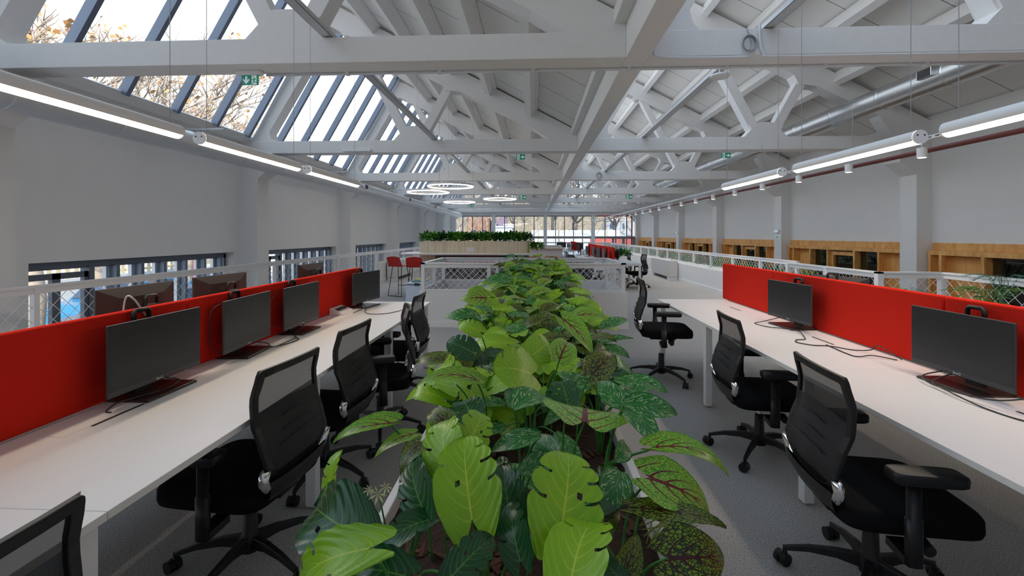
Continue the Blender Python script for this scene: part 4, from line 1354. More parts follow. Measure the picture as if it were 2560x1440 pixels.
# ================================================================ LEAF MATERIALS
class NB:
    def __init__(s, nt): s.nt = nt
    def m(s, op, a, b=None, c=None):
        n = s.nt.nodes.new('ShaderNodeMath'); n.operation = op
        for i, v in enumerate((a, b, c)):
            if v is None: continue
            if isinstance(v, (int, float)): n.inputs[i].default_value = v
            else: s.nt.links.new(v, n.inputs[i])
        return n.outputs[0]
    def mix(s, f, a, b):
        n = s.nt.nodes.new('ShaderNodeMix'); n.data_type = 'RGBA'
        if isinstance(f, (int, float)): n.inputs['Factor'].default_value = f
        else: s.nt.links.new(f, n.inputs['Factor'])
        for k, v in (('A', a), ('B', b)):
            if isinstance(v, tuple): n.inputs[k].default_value = (*v, 1)
            else: s.nt.links.new(v, n.inputs[k])
        return n.outputs['Result']
def leaf_mat(name, base, base2, vein, veinw=.05, nside=7, red=False, cells=None, spots=None, rough=.30, slope=.45):
    m = bpy.data.materials.new(name); m.use_nodes = True
    nt = m.node_tree; b = nt.nodes['Principled BSDF']; b.inputs['Roughness'].default_value = rough
    N = NB(nt)
    uv = nt.nodes.new('ShaderNodeUVMap'); sp = nt.nodes.new('ShaderNodeSeparateXYZ')
    nt.links.new(uv.outputs[0], sp.inputs[0])
    u = N.m('ABSOLUTE', N.m('MULTIPLY_ADD', sp.outputs['X'], 2.0, -1.0)); v = sp.outputs['Y']
    nz = nt.nodes.new('ShaderNodeTexNoise'); nz.inputs['Scale'].default_value = 2.2
    nt.links.new(uv.outputs[0], nz.inputs['Vector'])
    col = N.mix(nz.outputs['Fac'], base, base2)
    if cells:
        vo = nt.nodes.new('ShaderNodeTexVoronoi'); vo.feature = 'DISTANCE_TO_EDGE'; vo.inputs['Scale'].default_value = cells[1]
        nt.links.new(uv.outputs[0], vo.inputs['Vector'])
        f = N.m('GREATER_THAN', vo.outputs['Distance'], cells[2])
        # fewer cells near the margin
        f = N.m('MULTIPLY', f, N.m('LESS_THAN', N.m('ADD', u, N.m('MULTIPLY', nz.outputs['Fac'], .3)), 1.12))
        col = N.mix(N.m('MULTIPLY', f, .85), col, cells[0])
    s_ = N.m('SUBTRACT', v, N.m('MULTIPLY', u, slope))
    st = N.m('PINGPONG', N.m('MULTIPLY', s_, nside), .5)
    w = N.m('MULTIPLY', N.m('SUBTRACT', 1.05, u), veinw * nside)
    vein_f = N.m('LESS_THAN', st, w)
    if spots:
        wn_ = nt.nodes.new('ShaderNodeTexNoise'); wn_.inputs['Scale'].default_value = 9
        mp = nt.nodes.new('ShaderNodeCombineXYZ')
        nt.links.new(N.m('MULTIPLY', u, .45), mp.inputs[0]); nt.links.new(N.m('MULTIPLY', s_, 2.0), mp.inputs[1])
        nt.links.new(mp.outputs[0], wn_.inputs['Vector'])
        f = N.m('GREATER_THAN', wn_.outputs['Fac'], .575)
        f = N.m('MULTIPLY', f, N.m('MULTIPLY', N.m('GREATER_THAN', u, .12), N.m('LESS_THAN', u, .86)))
        col = N.mix(f, col, spots)
    if red:
        vf = N.m('MULTIPLY', vein_f, N.m('LESS_THAN', u, .70))
        col = N.mix(vf, col, vein)
        col = N.mix(N.m('LESS_THAN', u, N.m('MULTIPLY', N.m('SUBTRACT', 1.0, v), .085)), col, vein)
        # dark blotch where the stalk joins
        r = N.m('SQRT', N.m('ADD', N.m('MULTIPLY', u, u), N.m('MULTIPLY', v, v)))
        col = N.mix(N.m('LESS_THAN', r, .13), col, vein)
    else:
        col = N.mix(N.m('MULTIPLY', vein_f, .55), col, vein)
        col = N.mix(N.m('LESS_THAN', u, N.m('MULTIPLY', N.m('SUBTRACT', 1.1, v), .035)), col, vein)
    nt.links.new(col, b.inputs['Base Color'])
    tr = nt.nodes.new('ShaderNodeBsdfTranslucent'); nt.links.new(col, tr.inputs['Color'])
    mx = nt.nodes.new('ShaderNodeMixShader'); mx.inputs[0].default_value = .14
    out = [n for n in nt.nodes if n.type == 'OUTPUT_MATERIAL'][0]
    nt.links.new(b.outputs[0], mx.inputs[1]); nt.links.new(tr.outputs[0], mx.inputs[2])
    nt.links.new(mx.outputs[0], out.inputs['Surface'])
    return m
RED = (.15, .008, .018)
LM = {
 'lime': leaf_mat('lime_leaf', (.14, .40, .012), (.36, .60, .02), (.52, .66, .06), .010, 8),
 'dark': leaf_mat('dark_green_leaf', (.006, .055, .022), (.02, .12, .03), (.12, .30, .05), .010, 8, rough=.25),
 'spot': leaf_mat('white_flecked_leaf', (.008, .13, .025), (.03, .25, .03), (.10, .30, .08), .006, 9, spots=(.50, .62, .36), rough=.32),
 'calad': leaf_mat('red_veined_leaf', (.04, .28, .02), (.12, .42, .02), RED, .020, 5, True, ((.42, .60, .08), 26, .10), slope=.62),
 'retic': leaf_mat('netted_leaf', (.006, .028, .010), (.014, .05, .012), (.05, .006, .010), .022, 5, True, ((.26, .36, .02), 20, .12), slope=.62),
}
M['stalk'] = mat('green_stalk', (.05, .25, .04), .45)
M['frond'] = mat('fern_green', (.05, .15, .02), .5)
M['frond_b'] = mat('blue_green_frond', (.06, .20, .14), .5)

def leaf_mesh(kind, seed):
    rr = random.Random(seed)
    mon = kind in ('lime', 'dark')
    nu, nv = (28, 34) if mon else (16, 20)
    cup = rr.uniform(.05, .30); droop = rr.uniform(.10, .55); twist = rr.uniform(-.35, .35); wav = rr.uniform(.008, .022)
    ph = rr.uniform(0, 6)
    W = .80 if mon else (.74 if kind in ('calad', 'retic') else .52)
    def w(v):
        if mon:
            if v < .34: return .66 + .34 * math.sin(v / .34 * math.pi / 2)
            return max(0, 1 - ((v - .34) / .66) ** 2.1) ** .62
        if kind == 'spot': return math.sin(math.pi * (.06 + .94 * v)) ** .75 * (1 - .25 * v)
        if v < .26: return .60 + .40 * math.sin(v / .26 * math.pi / 2)
        return max(0, 1 - ((v - .26) / .74) ** 1.45) ** .86
    sweep = .24 if kind != 'spot' else .03
    notches = [(.42, 1), (.60, 1), (.40, -1), (.62, -1), (.78, 1)] if mon else []
    notches = [n for n in notches if rr.random() < .75]
    V = []
    for j in range(nv + 1):
        for i in range(nu + 1):
            u = -1 + 2 * i / nu; v = j / nv
            au = abs(u)
            x = u * w(v) * W / 2
            y = v - sweep * math.sin(math.pi * min(1, au * .82)) * (1 - v) ** 2.2 + (.20 * au * v * (1 - v) if mon else .06 * au * v * (1 - v))
            for nvv, sd in notches:
                if sd * u > .5:
                    dd = (v - nvv) / .05
                    x *= 1 - .14 * math.exp(-dd * dd) * (au - .5) / .5
            z = cup * au ** 1.6 * W / 2 * (1 - .5 * v) + wav * math.sin((v - .45 * au) * 44) * au * (1 - v * .4) * (.8 if mon else .35) + .02 * math.sin(5 * v + ph) * au
            # bend down along the length
            a = droop * v * v * 1.6
            yy = y * math.cos(a * .6); zz = z - y * math.sin(a * .8)
            tx = twist * v * au * (1 if u > 0 else -1)
            V.append((x, yy, zz + tx * W * .25))
    F = []
    holes = set()
    if mon:
        for nvv, sd in notches:
            j0 = int(nvv * nv); c0 = rr.uniform(.45, .62)
            for i in range(nu):
                u = -1 + 2 * (i + .5) / nu
                if sd * u > c0: holes.add((i, j0))
        if rr.random() < .7:
            i0, j0 = rr.choice([8, 9, 18, 19]), rr.randint(13, 17)
            holes |= {(i0, j0), (i0 + 1, j0), (i0, j0 + 1), (i0 + 1, j0 + 1)}
    me = bpy.data.meshes.new('leaf_' + kind)
    fs = []
    for j in range(nv):
        for i in range(nu):
            if (i, j) in holes: continue
            a = j * (nu + 1) + i
            fs.append((a, a + 1, a + nu + 2, a + nu + 1))
    me.from_pydata(V, [], fs)
    ul = me.uv_layers.new(name='UVMap')
    uvd = []
    for f in fs:
        for vi in f:
            uvd += [(vi % (nu + 1)) / nu, (vi // (nu + 1)) / nv]
    ul.data.foreach_set('uv', uvd)
    me.polygons.foreach_set('use_smooth', [True] * len(fs))
    me.materials.append(LM[kind]); me.update()
    return me
LEAVES = {k: [leaf_mesh(k, 11 * i + hash_ ) for i in range(5)] for k, hash_ in (('lime', 3), ('dark', 5), ('spot', 8), ('calad', 13), ('retic', 21))}

def leaf_obj(me, B, T, N, wscale=1.0, parent=None, name='leaf'):
    B, T, N = Vector(B), Vector(T), Vector(N)
    y = T - B; L = y.length; y.normalize()
    x = y.cross(N).normalized(); z = x.cross(y).normalized()
    o = bpy.data.objects.new(name, me); COL.objects.link(o)
    mw = Matrix(((x.x * L * wscale, y.x * L, z.x * L, B.x), (x.y * L * wscale, y.y * L, z.y * L, B.y), (x.z * L * wscale, y.z * L, z.z * L, B.z), (0, 0, 0, 1)))
    if parent:
        o.parent = parent
        mw = Matrix.Translation(-Vector(parent.location)) @ mw
    o.matrix_local = mw
    return o

KN = {'lime': 'lime-green split-leaf plant', 'dark': 'dark green split-leaf plant', 'spot': 'white-flecked green plant', 'calad': 'red-veined green caladium', 'retic': 'dark net-patterned caladium'}
SOIL = .55
def where(x, y, z=1.0):
    """words for the place in the photo"""
    d = -x * math.sin(YAW) + y * math.cos(YAW)
    return d
placed = []
# ---------------------------------------------------------------- the long planter
PX0, PX1, PY0, PY1 = -.50, .40, .42, 7.28
pl = thing('long_planter', 'long white planter trough full of soil down the middle aisle', 'planter', (0, 0, 0))
pb = MB()
pb.box(PX0, PX0 + .03, PY0, PY1, 0, .60).box(PX1 - .03, PX1, PY0, PY1, 0, .60).box(PX0 + .03, PX1 - .03, PY0, PY0 + .03, 0, .60).box(PX0 + .03, PX1 - .03, PY1 - .03, PY1, 0, .60)
pb.build('planter_box', M['low'], pl, .004)
so = MB(); rs = random.Random(3)
so.grid(lambda u, v: (PX0 + .03 + (PX1 - PX0 - .06) * u, PY0 + .03 + (PY1 - PY0 - .06) * v, SOIL - .012 + .02 * rs.random()), 18, 120)
so.build('soil', M['soil'], pl)
bk = MB()
for i in range(420):
    x, y = rs.uniform(PX0 + .05, PX1 - .05), PY0 + .06 + (rs.random() ** 1.6) * 3.0
    a = rs.uniform(0, 3.1); l = rs.uniform(.012, .03)
    bk.beam((x - l * math.cos(a), y - l * math.sin(a), SOIL + .004), (x + l * math.cos(a), y + l * math.sin(a), SOIL + rs.uniform(.0, .02)), rs.uniform(.01, .02), .006)
o = bk.build('bark_chips', M['bark'], pl); o['kind'] = 'stuff'

def stalkpts(root, B, dirv, sag=.3):
    root, B = Vector(root), Vector(B)
    mid = root.lerp(B, .55); mid.z += .06; mid.x = root.x + (B.x - root.x) * .35; mid.y = root.y + (B.y - root.y) * .35
    return spline([root, mid, B], 5)

# hero leaves, measured near the camera: (kind, base px, tip px, depth base, depth tip, width scale, variant, facing)
HERO = [
 # kind, (bx,by,d), (tx,ty,d), wscale, variant, normal
 ('lime', (1180, 1300, .98), (1148, 1075, 1.06), 1.05, 0, (0, -1, .5)),
 ('lime', (1400, 1345, .92), (1440, 1100, 1.02), 1.08, 1, (.1, -1, .5)),
 ('lime', (1425, 1460, .80), (1475, 1225, .92), .95, 2, (-.5, -1, .5)),
 ('dark', (892, 1342, .97), (735, 1238, 1.03), 1.12, 0, (-.1, -.9, .8)),
 ('lime', (925, 1370, .80), (650, 1425, .80), .60, 3, (0, -.5, 1)),
 ('lime', (822, 1230, 1.10), (828, 1122, 1.14), .75, 4, (-.6, -1, .1)),
 ('lime', (1115, 1170, 1.12), (1090, 1015, 1.20), .95, 3, (-.2, -1, .4)),
 ('lime', (1165, 1120, 1.18), (1222, 1010, 1.26), .95, 1, (.2, -1, .4)),
 ('dark', (1060, 1280, 1.02), (1000, 1135, 1.12), .85, 1, (-.5, -.8, .5)),
 ('dark', (1070, 1300, 1.00), (955, 1330, .93), .80, 2, (-.2, -.4, 1)),
 ('dark', (1280, 1320, 1.05), (1250, 1140, 1.15), .80, 3, (0, -1, .6)),
 ('dark', (1130, 1440, .88), (1230, 1330, .92), .9, 4, (.2, -.6, .9)),
 ('dark', (1010, 1440, .85), (860, 1400, .85), .9, 0, (0, -.6, .9)),
 ('dark', (1300, 1400, .95), (1260, 1250, 1.0), .85, 2, (-.3, -1, .4)),
 ('spot', (1285, 1022, 1.32), (1390, 932, 1.45), 1.25, 0, (-.3, -.5, 1)),
 ('spot', (1350, 1090, 1.25), (1222, 1100, 1.22), .85, 1, (0, -.7, .8)),
 ('calad', (1462, 1052, 1.25), (1465, 968, 1.48), 1.45, 0, (0, -.85, .6)),
 ('spot', (1560, 1010, 1.30), (1695, 1012, 1.26), 1.15, 2, (.1, -.6, .9)),
 ('spot', (1560, 1020, 1.32), (1490, 940, 1.42), 1.10, 3, (-.1, -.9, .5)),
 ('spot', (1560, 1020, 1.32), (1600, 1045, 1.20), 1.1, 4, (.1, -.8, .5)),
 ('calad', (1640, 1118, 1.15), (1820, 1102, 1.10), .62, 1, (.1, -.25, 1)),
 ('calad', (1625, 1195, 1.06), (1822, 1262, 1.02), .92, 2, (.2, -.75, .8)),
 ('retic', (1670, 1395, .93), (1848, 1392, .92), 1.20, 0, (.1, -.9, .6)),
 ('retic', (1600, 1270, 1.02), (1820, 1282, .98), .45, 1, (0, -.3, 1)),
 ('spot', (1550, 1180, 1.12), (1530, 1250, 1.02), 1.6, 1, (0, -.8, .6)),
 ('spot', (1540, 1150, 1.16), (1590, 1095, 1.2), 1.3, 0, (.2, -1, .5)),
 ('calad', (975, 1058, 1.28), (826, 1070, 1.24), .60, 3, (-.1, -.35, 1)),
 ('calad', (1030, 1085, 1.30), (935, 1110, 1.22), .7, 4, (-.1, -.5, 1)),
 ('retic', (1050, 1105, 1.24), (992, 1165, 1.16), 1.0, 2, (-.3, -.7, .6)),
 ('retic', (1560, 1440, .9), (1600, 1330, .95), .9, 3, (.1, -.9, .6)),
 ('dark', (1240, 1230, 1.15), (1200, 1120, 1.3), .9, 2, (-.2, -.6, .9)),
 ('spot', (1400, 1150, 1.25), (1320, 1085, 1.35), 1.2, 4, (-.2, -.6, .9)),
 ('spot', (1300, 1180, 1.2), (1400, 1130, 1.25), 1.1, 3, (.1, -.7, .8)),
 ('dark', (1500, 1250, 1.05), (1560, 1160, 1.15), .9, 0, (.2, -.7, .7)),
 ('retic', (1480, 1330, 1.0), (1560, 1270, 1.05), .9, 1, (.2, -.7, .7)),
 ('dark', (1090, 1200, 1.2), (1040, 1100, 1.35), .9, 1, (-.2, -.6, .9)),
 ('retic', (1120, 1060, 1.45), (1060, 1010, 1.5), 1.0, 0, (-.2, -.6, .9)),
 ('dark', (1180, 1040, 1.6), (1150, 980, 1.7), 1.3, 4, (-.1, -.6, .9)),
 ('dark', (1560, 1460, .82), (1500, 1390, .84), .9, 1, (0, -.8, .7)),
 ('calad', (1190, 950, 1.75), (1062, 905, 1.68), .62, 0, (-.2, -.4, 1)),
 ('lime', (1140, 960, 1.85), (1080, 880, 1.95), .9, 2, (-.3, -.9, .6)),
 ('lime', (1330, 935, 1.8), (1255, 905, 1.7), 1.5, 4, (-.1, -.8, .7)),
 ('lime', (1330, 890, 1.95), (1390, 838, 2.05), 1.1, 0, (.1, -.9, .6)),
 ('calad', (1400, 895, 1.9), (1430, 825, 2.0), 1.1, 1, (0, -1, .5)),
 ('calad', (1440, 790, 2.9), (1512, 772, 2.8), .95, 2, (.2, -.6, .8)),
 ('retic', (1480, 935, 1.8), (1545, 870, 1.9), 1.0, 4, (.2, -.8, .6)),
 ('calad', (1410, 800, 2.6), (1490, 860, 2.4), .8, 3, (.3, -.6, .8)),
 ('lime', (1000, 905, 1.0), (1000, 904, 1.0), .01, 0, (0, 0, 1)),
 ('spot', (1200, 800, 3.0), (1130, 770, 2.9), 1.1, 0, (-.2, -.8, .7)),
 ('calad', (1215, 745, 3.6), (1165, 740, 3.5), 1.6, 4, (-.2, -.9, .5)),
 ('spot', (1280, 700, 4.6), (1215, 690, 4.5), 1.3, 2, (-.2, -.7, .8)),
 ('dark', (1420, 1010, 1.5), (1400, 930, 1.6), 1.0, 3, (0, -.9, .6)),
 ('dark', (1180, 880, 2.2), (1120, 845, 2.2), 1.2, 1, (-.3, -.7, .8)),
 ('lime', (1200, 830, 2.3), (1150, 800, 2.3), 1.0, 1, (-.3, -.7, .8)),
]
HERO = [h for h in HERO if h[3] > .05]
hero_names = {}
grp = {}
for h in HERO:
    B = P(h[1][0], h[1][1], h[1][2]); T = P(h[2][0], h[2][1], h[2][2])
    # plants: cluster leaves of a kind whose bases lie close together
    root = Vector((min(max(B.x * .75, PX0 + .08), PX1 - .08), B.y + .05, SOIL))
    key = None
    for k, g_ in grp.items():
        if g_['kind'] == h[0] and (g_['root'] - root).length < .20: key = k; break
    if key is None:
        key = len(grp); grp[key] = dict(kind=h[0], root=root, leaves=[])
    grp[key]['leaves'].append((B, T, h))
hero_labels = {}
def plant_label(kind, px, py):
    return '%s' % KN[kind]
labelset = set()
def uniq(lb):
    assert lb not in labelset, lb
    labelset.add(lb); return lb
def plant_from(leaves, root, kind, label, group):
    t = thing('leafy_plant', label, 'plant', tuple(root), 0, group)
    st = MB(); loc = []
    for B, T, me, ws, N in leaves:
        leaf_obj(me, B, T, N, ws, t)
        st.tube([p - root for p in stalkpts(root + Vector((R.uniform(-.015, .015), R.uniform(-.015, .015), 0)), B, None)], .0032, 5)
    st.build('stalks', M['stalk'], t)
    return t
# all plant spots (hero + scattered) get labels by their place along the planter
allp = []
for g_ in grp.values():
    lv = [(B, T, LEAVES[h[0]][h[4]], h[3], h[5]) for B, T, h in g_['leaves']]
    allp.append([g_['root'], g_['kind'], lv])
rp = random.Random(21)
kinds = ['lime', 'calad', 'spot', 'dark', 'retic', 'calad', 'lime', 'spot']
y = .62; ki = 0
while y < 7.15:
    for x in ((-.34, -.04, .26) if int(y * 10) % 2 else (-.22, .10, .32)):
        x += rp.uniform(-.05, .05); yy = y + rp.uniform(-.07, .07)
        kind = kinds[(ki * 5 + rp.randint(0, 3)) % 8]; ki += 1
        far = min(1, max(0, (yy - 1.2) / 2.0))
        if yy < 1.85 and (abs(x + .02) > .20 or rp.random() < .35): continue
        root = Vector((x, yy, SOIL))
        if yy < 1.85: kind = ['dark', 'dark', 'retic', 'spot'][ki % 4]
        n = 8 if yy > 1.85 else 4
        top = (.22 + .16 * far + .20 * min(1, max(0, (yy - 4) / 3)))
        if yy < 1.85: top = .17
        lv = []
        az0 = rp.uniform(0, 6.28)
        for k in range(n):
            az = az0 + k * 2.4 + rp.uniform(-.4, .4)
            r = rp.uniform(.03, .16); hh = top * rp.uniform(.62, 1.12) * (1.05 - r * 1.2)
            B = root + Vector((math.cos(az) * r, math.sin(az) * r, hh))
            L = rp.uniform(.14, .23) * (1.0 if kind != 'spot' else 1.1)
            if yy < 1.85: L *= .8
            pitch = rp.uniform(-.45, .55)
            T = B + Vector((math.cos(az) * math.cos(pitch) * L, math.sin(az) * math.cos(pitch) * L, math.sin(pitch) * L))
            N = Vector((math.cos(az) * -.3, math.sin(az) * -.3 - .35, 1))
            lv.append((B, T, rp.choice(LEAVES[kind]), rp.uniform(.85, 1.15), N))
        allp.append([root, kind, lv])
    y += .27
# order plants of each kind from the camera, so that the label can count them off
LEFT, MID, RIGHT = 'left edge', 'middle', 'right edge'
cnt = {}
allp.sort(key=lambda p: p[0].y)
tens = ['', 'eleventh', 'twelfth']
def ordn(i): return ORD[i]
for root, kind, lv in allp:
    side = LEFT if root.x < -.20 else (RIGHT if root.x > .10 else MID)
    k_ = (kind, side); i = cnt.get(k_, 0); cnt[k_] = i + 1
    plant_from(lv, root, kind, uniq('%s at the planter\'s %s, %s of its kind from the camera' % (KN[kind], side, ordn(i))), 'leafy plants in the long planter')
# rosemary-like trailing plant on the right edge and pale star flowers on the left
t = thing('trailing_plant', 'yellow-green needle-leaved plant trailing over the right planter edge', 'plant', (.42, 1.42, .60))
m = MB(); rq = random.Random(4)
for k in range(9):
    a = rq.uniform(-.8, .8)
    pts = spline([(-.08, rq.uniform(-.06, .06), -.03), (-.0, rq.uniform(-.06, .06) + .03 * a, .05), (.06 + .03 * abs(a), .05 * a, -.02), (.09 + .05 * rq.random(), .09 * a, -.12 - .05 * rq.random())], 8)
    m.tube(pts, .0016, 4)
    for p in pts[6:]:
        for q in range(4):
            d = Vector((rq.uniform(-1, 1), rq.uniform(-1, 1), rq.uniform(-.6, .9))).normalized() * .018
            m.beam(p, p + d, .003, .001)
m.build('fronds', mat('olive_needles', (.20, .24, .03), .6), t)
t = thing('star_flower', 'pale star-shaped flowers among leaves at the planter\'s left front', 'flower', tuple(P(945, 1235, 1.0)))
m = MB()
for (cx, cz, s_) in ((0, 0, .022), (.018, .016, .016), (-.02, .01, .014)):
    for k in range(7):
        a = k * .9
        m.add([(cx, 0, cz), (cx + s_ * math.cos(a - .2) * .6, -.003, cz + s_ * math.sin(a - .2) * .6), (cx + s_ * math.cos(a), -.006, cz + s_ * math.sin(a)), (cx + s_ * math.cos(a + .2) * .6, -.003, cz + s_ * math.sin(a + .2) * .6)], [(0, 1, 2, 3)])
m.build('petals', mat('cream_petals', (.75, .78, .40), .5), t)
loc = t.location
MB().tube([(0, .004, 0), (.02, .03, -.15), (.04, .06, SOIL - loc.z)], .002, 5).build('stem', M['stalk'], t)

# ---------------------------------------------------------------- bushes: bar top, railing trough, small planters
def bush_mesh(seed, n, r, h, ll, lw, mats, up=.5, round_=False):
    q = random.Random(seed); m = MB()
    for k in range(n):
        a = q.uniform(0, 6.283); rad = r * math.sqrt(q.random()); z = h * q.random() ** .8 * (1 - .35 * (rad / r) ** 2)
        c = Vector((rad * math.cos(a), rad * math.sin(a), z))
        el = q.uniform(-.3, 1.2) * up * 2
        d = Vector((math.cos(a) * math.cos(el), math.sin(a) * math.cos(el), math.sin(el)))
        L = ll * q.uniform(.7, 1.2); w = lw * q.uniform(.7, 1.2)
        s = d.cross(Vector((q.uniform(-.3, .3), q.uniform(-.3, .3), 1))).normalized(); nrm = s.cross(d)
        p = [c, c + d * L * .35 + s * w / 2 + nrm * w * .1, c + d * L * .75 + s * w * .35, c + d * L - nrm * L * .12, c + d * L * .75 - s * w * .35, c + d * L * .35 - s * w / 2 + nrm * w * .1]
        mid = c + d * L * .5 - nrm * w * .12
        m.add(p + [mid], [(0, 1, 6), (1, 2, 6), (2, 3, 6), (3, 4, 6), (4, 5, 6), (5, 0, 6)], True)
    return m.mesh('foliage', mats)
def fol(name, c1, c2):
    return mat(name, c1, .5, noise=(5, .45))
FB = [fol('bush_green_a', (.05, .22, .02), 0), fol('bush_green_b', (.11, .32, .03), 0), fol('bush_green_c', (.03, .13, .035), 0)]
BM = [bush_mesh(40 + i, 130, .17, .20, .13, .065, FB[i % 3]) for i in range(4)]
def bush(name, me, loc, s, label, cat='plant', group=None, rz=0, sz=None, stemh=.05):
    t = thing(name, label, cat, loc, rz, group)
    o = bpy.data.objects.new('foliage', me); COL.objects.link(o); o.parent = t; o.scale = (s, s, sz or s)
    MB().cyl((0, 0, -.0), (0, 0, stemh), .006, n=5).build('stem', M['stalk'], t)
    return t
q = random.Random(9)
n = 15
for i in range(n):
    x = BX0 + .22 + (BX1 - BX0 - .3) * i / (n - 1)
    bush('trough_plant', BM[i % 4], (x, BY0 + .24 + q.uniform(-.03, .06), 1.345), .90, 'low leafy plant in the trough on the timber bar, %s from the left' % ORD[i], 'plant', 'plants on top of the timber bar', q.uniform(0, 6), 1.05)
tag(MB().tube([(-2.38, 11.95, 1.50), (-2.38, 11.95, 1.60)], .008, 6).lathe([(0, 0), (.03, .01), (.045, .03), (.02, .035), (0, .03)], (-2.38, 11.95, 1.60), 8).build('red_bloom', mat('dark_red_petals', (.25, .02, .02), .5)), 'dark red bloom poking up from the bar-top plants', 'flower')
bush('hanging_plant', BM[1], (BX1 + .22, BY0 + .5, 1.12), .9, 'leafy plant spilling over the right end of the timber bar')
MB().box(BX1 + .10, BX1 + .34, BY0 + .38, BY0 + .62, .95, 1.12)
tg = MB().box(5.25, 5.62, 9.1, 34.4, 0, .56)
o = tg.build('plant_trough', M['low']); tag(o, 'long white plant trough behind the right lattice railing', 'planter')
SM = [bush_mesh(60 + i, 90, .20, .10, .24, .030, FB[(i + 1) % 3], .62) for i in range(3)]
for i in range(20):
    y = 9.5 + 1.24 * i
    bush('railing_plant', SM[i % 3], (5.43, y, .56), 1.05 + .15 * q.random(), 'grassy green plant behind the right lattice railing, %s from the camera' % ORD[i], 'plant', 'plants behind the right railing', q.uniform(0, 6))
# palms near the right edge of the picture
def palm(x, y, z, label, m, s=1.0, n=9, seed=1, potted=True, potlabel=None):
    t = thing('potted_palm', label, 'potted plant', (x, y, 0))
    qq = random.Random(seed)
    for k in range(n):
        f = MB(); a = qq.uniform(0, 6.28); r = qq.uniform(.22, .38) * s
        pts = spline([(0, 0, z - .30 * s), (math.cos(a) * r * .4, math.sin(a) * r * .4, z + .02), (math.cos(a) * r, math.sin(a) * r, z - .02 * s + qq.uniform(-.05, .05))], 7)
        f.tube(pts, .003, 4)
        for i_, p in enumerate(pts[3:]):
            for sd in (-1, 1):
                d = Vector((-math.sin(a) * sd * .8 + math.cos(a) * .5, math.cos(a) * sd * .8 + math.sin(a) * .5, -.25)).normalized() * (.09 * s * (1 - .05 * i_))
                nn = Vector((math.cos(a), math.sin(a), 0)) * .012
                f.add([p, p + d * .5 + nn, p + d, p + d * .5 - nn], [(0, 1, 2, 3)])
        f.build('frond', m, t)
    MB().lathe([(0, 0), (.11, 0), (.15, z - .32 * s), (.14, z - .32 * s), (.13, z - .34 * s), (0, z - .34 * s)], n=24).build('pot', M['low'], t)
    return t
palm(4.75, 4.95, .92, 'fern-like potted palm at the right edge behind the red screen', M['frond'], 1.0, 11, 2)
palm(5.15, 5.25, 1.02, 'blue-green potted palm at the far right edge, taller one', M['frond_b'], 1.0, 9, 5)
palm(4.25, 5.35, .86, 'small potted palm just left of the two at the right edge', M['frond_b'], .6, 8, 8)
# planters in the distance
for i, (x, y, w, l) in enumerate([(3.15, 19.4, .9, 'white square planter with a bushy plant beyond the distant desks')]):
    t = thing('square_planter', l, 'planter', (x + .35, y, 0))
    MB().box(-.45, .45, -.4, .4, 0, .62).build('box', M['low'], t, .01)
    for k in range(4):
        bush('planter_plant', BM[k], (x + .35 - .33 + .22 * k, y, .62), 1.3, 'leafy plant in the distant square planter, %s from the left' % ORD[k], 'plant', 'plants in the distant planter', k)
# white hand-rail frame and far railing near the glass wall
railing([(-3.0, 33.2), (4.4, 33.2)], 0.0, 1.0, 'far white railing crossing the hall before the glass wall', None, .05, 1.8, .2)
railing([(3.9, 27.5), (6.4, 27.5)] if False else [(3.4, 28.0), (4.7, 28.0)], 0.0, 1.05, 'short far white railing right of the farthest desks', None, .06, 1.3, .15)
# ================================================================ OUTSIDE
struct('ground_left', MB().box(-70, LW - .36, -30, Y_END, -1.5, -1.4), M['asphalt'])
struct('ground_end', MB().box(-70, 70, Y_END + .4, 140, -.3, -.05), M['asphalt'])
struct('ground_strip', MB().box(-9.2, -8.2, -5, 30, -1.4, -1.36), M['grass'])
struct('walkway', MB().box(-8.0, LW - .40, -5, 30, -1.4, -1.30), M['bluefloor'])
hl = MB(); hq = random.Random(2)
hl.grid(lambda u, v: (-90 + 180 * u, 78 + 45 * v, -1 + 10.5 * math.sin(min(1, v * 1.6) * math.pi / 2) + 1.2 * math.sin(u * 17) * v + hq.uniform(-.4, .4)), 60, 16)
struct('hillside', hl, M['hill'])

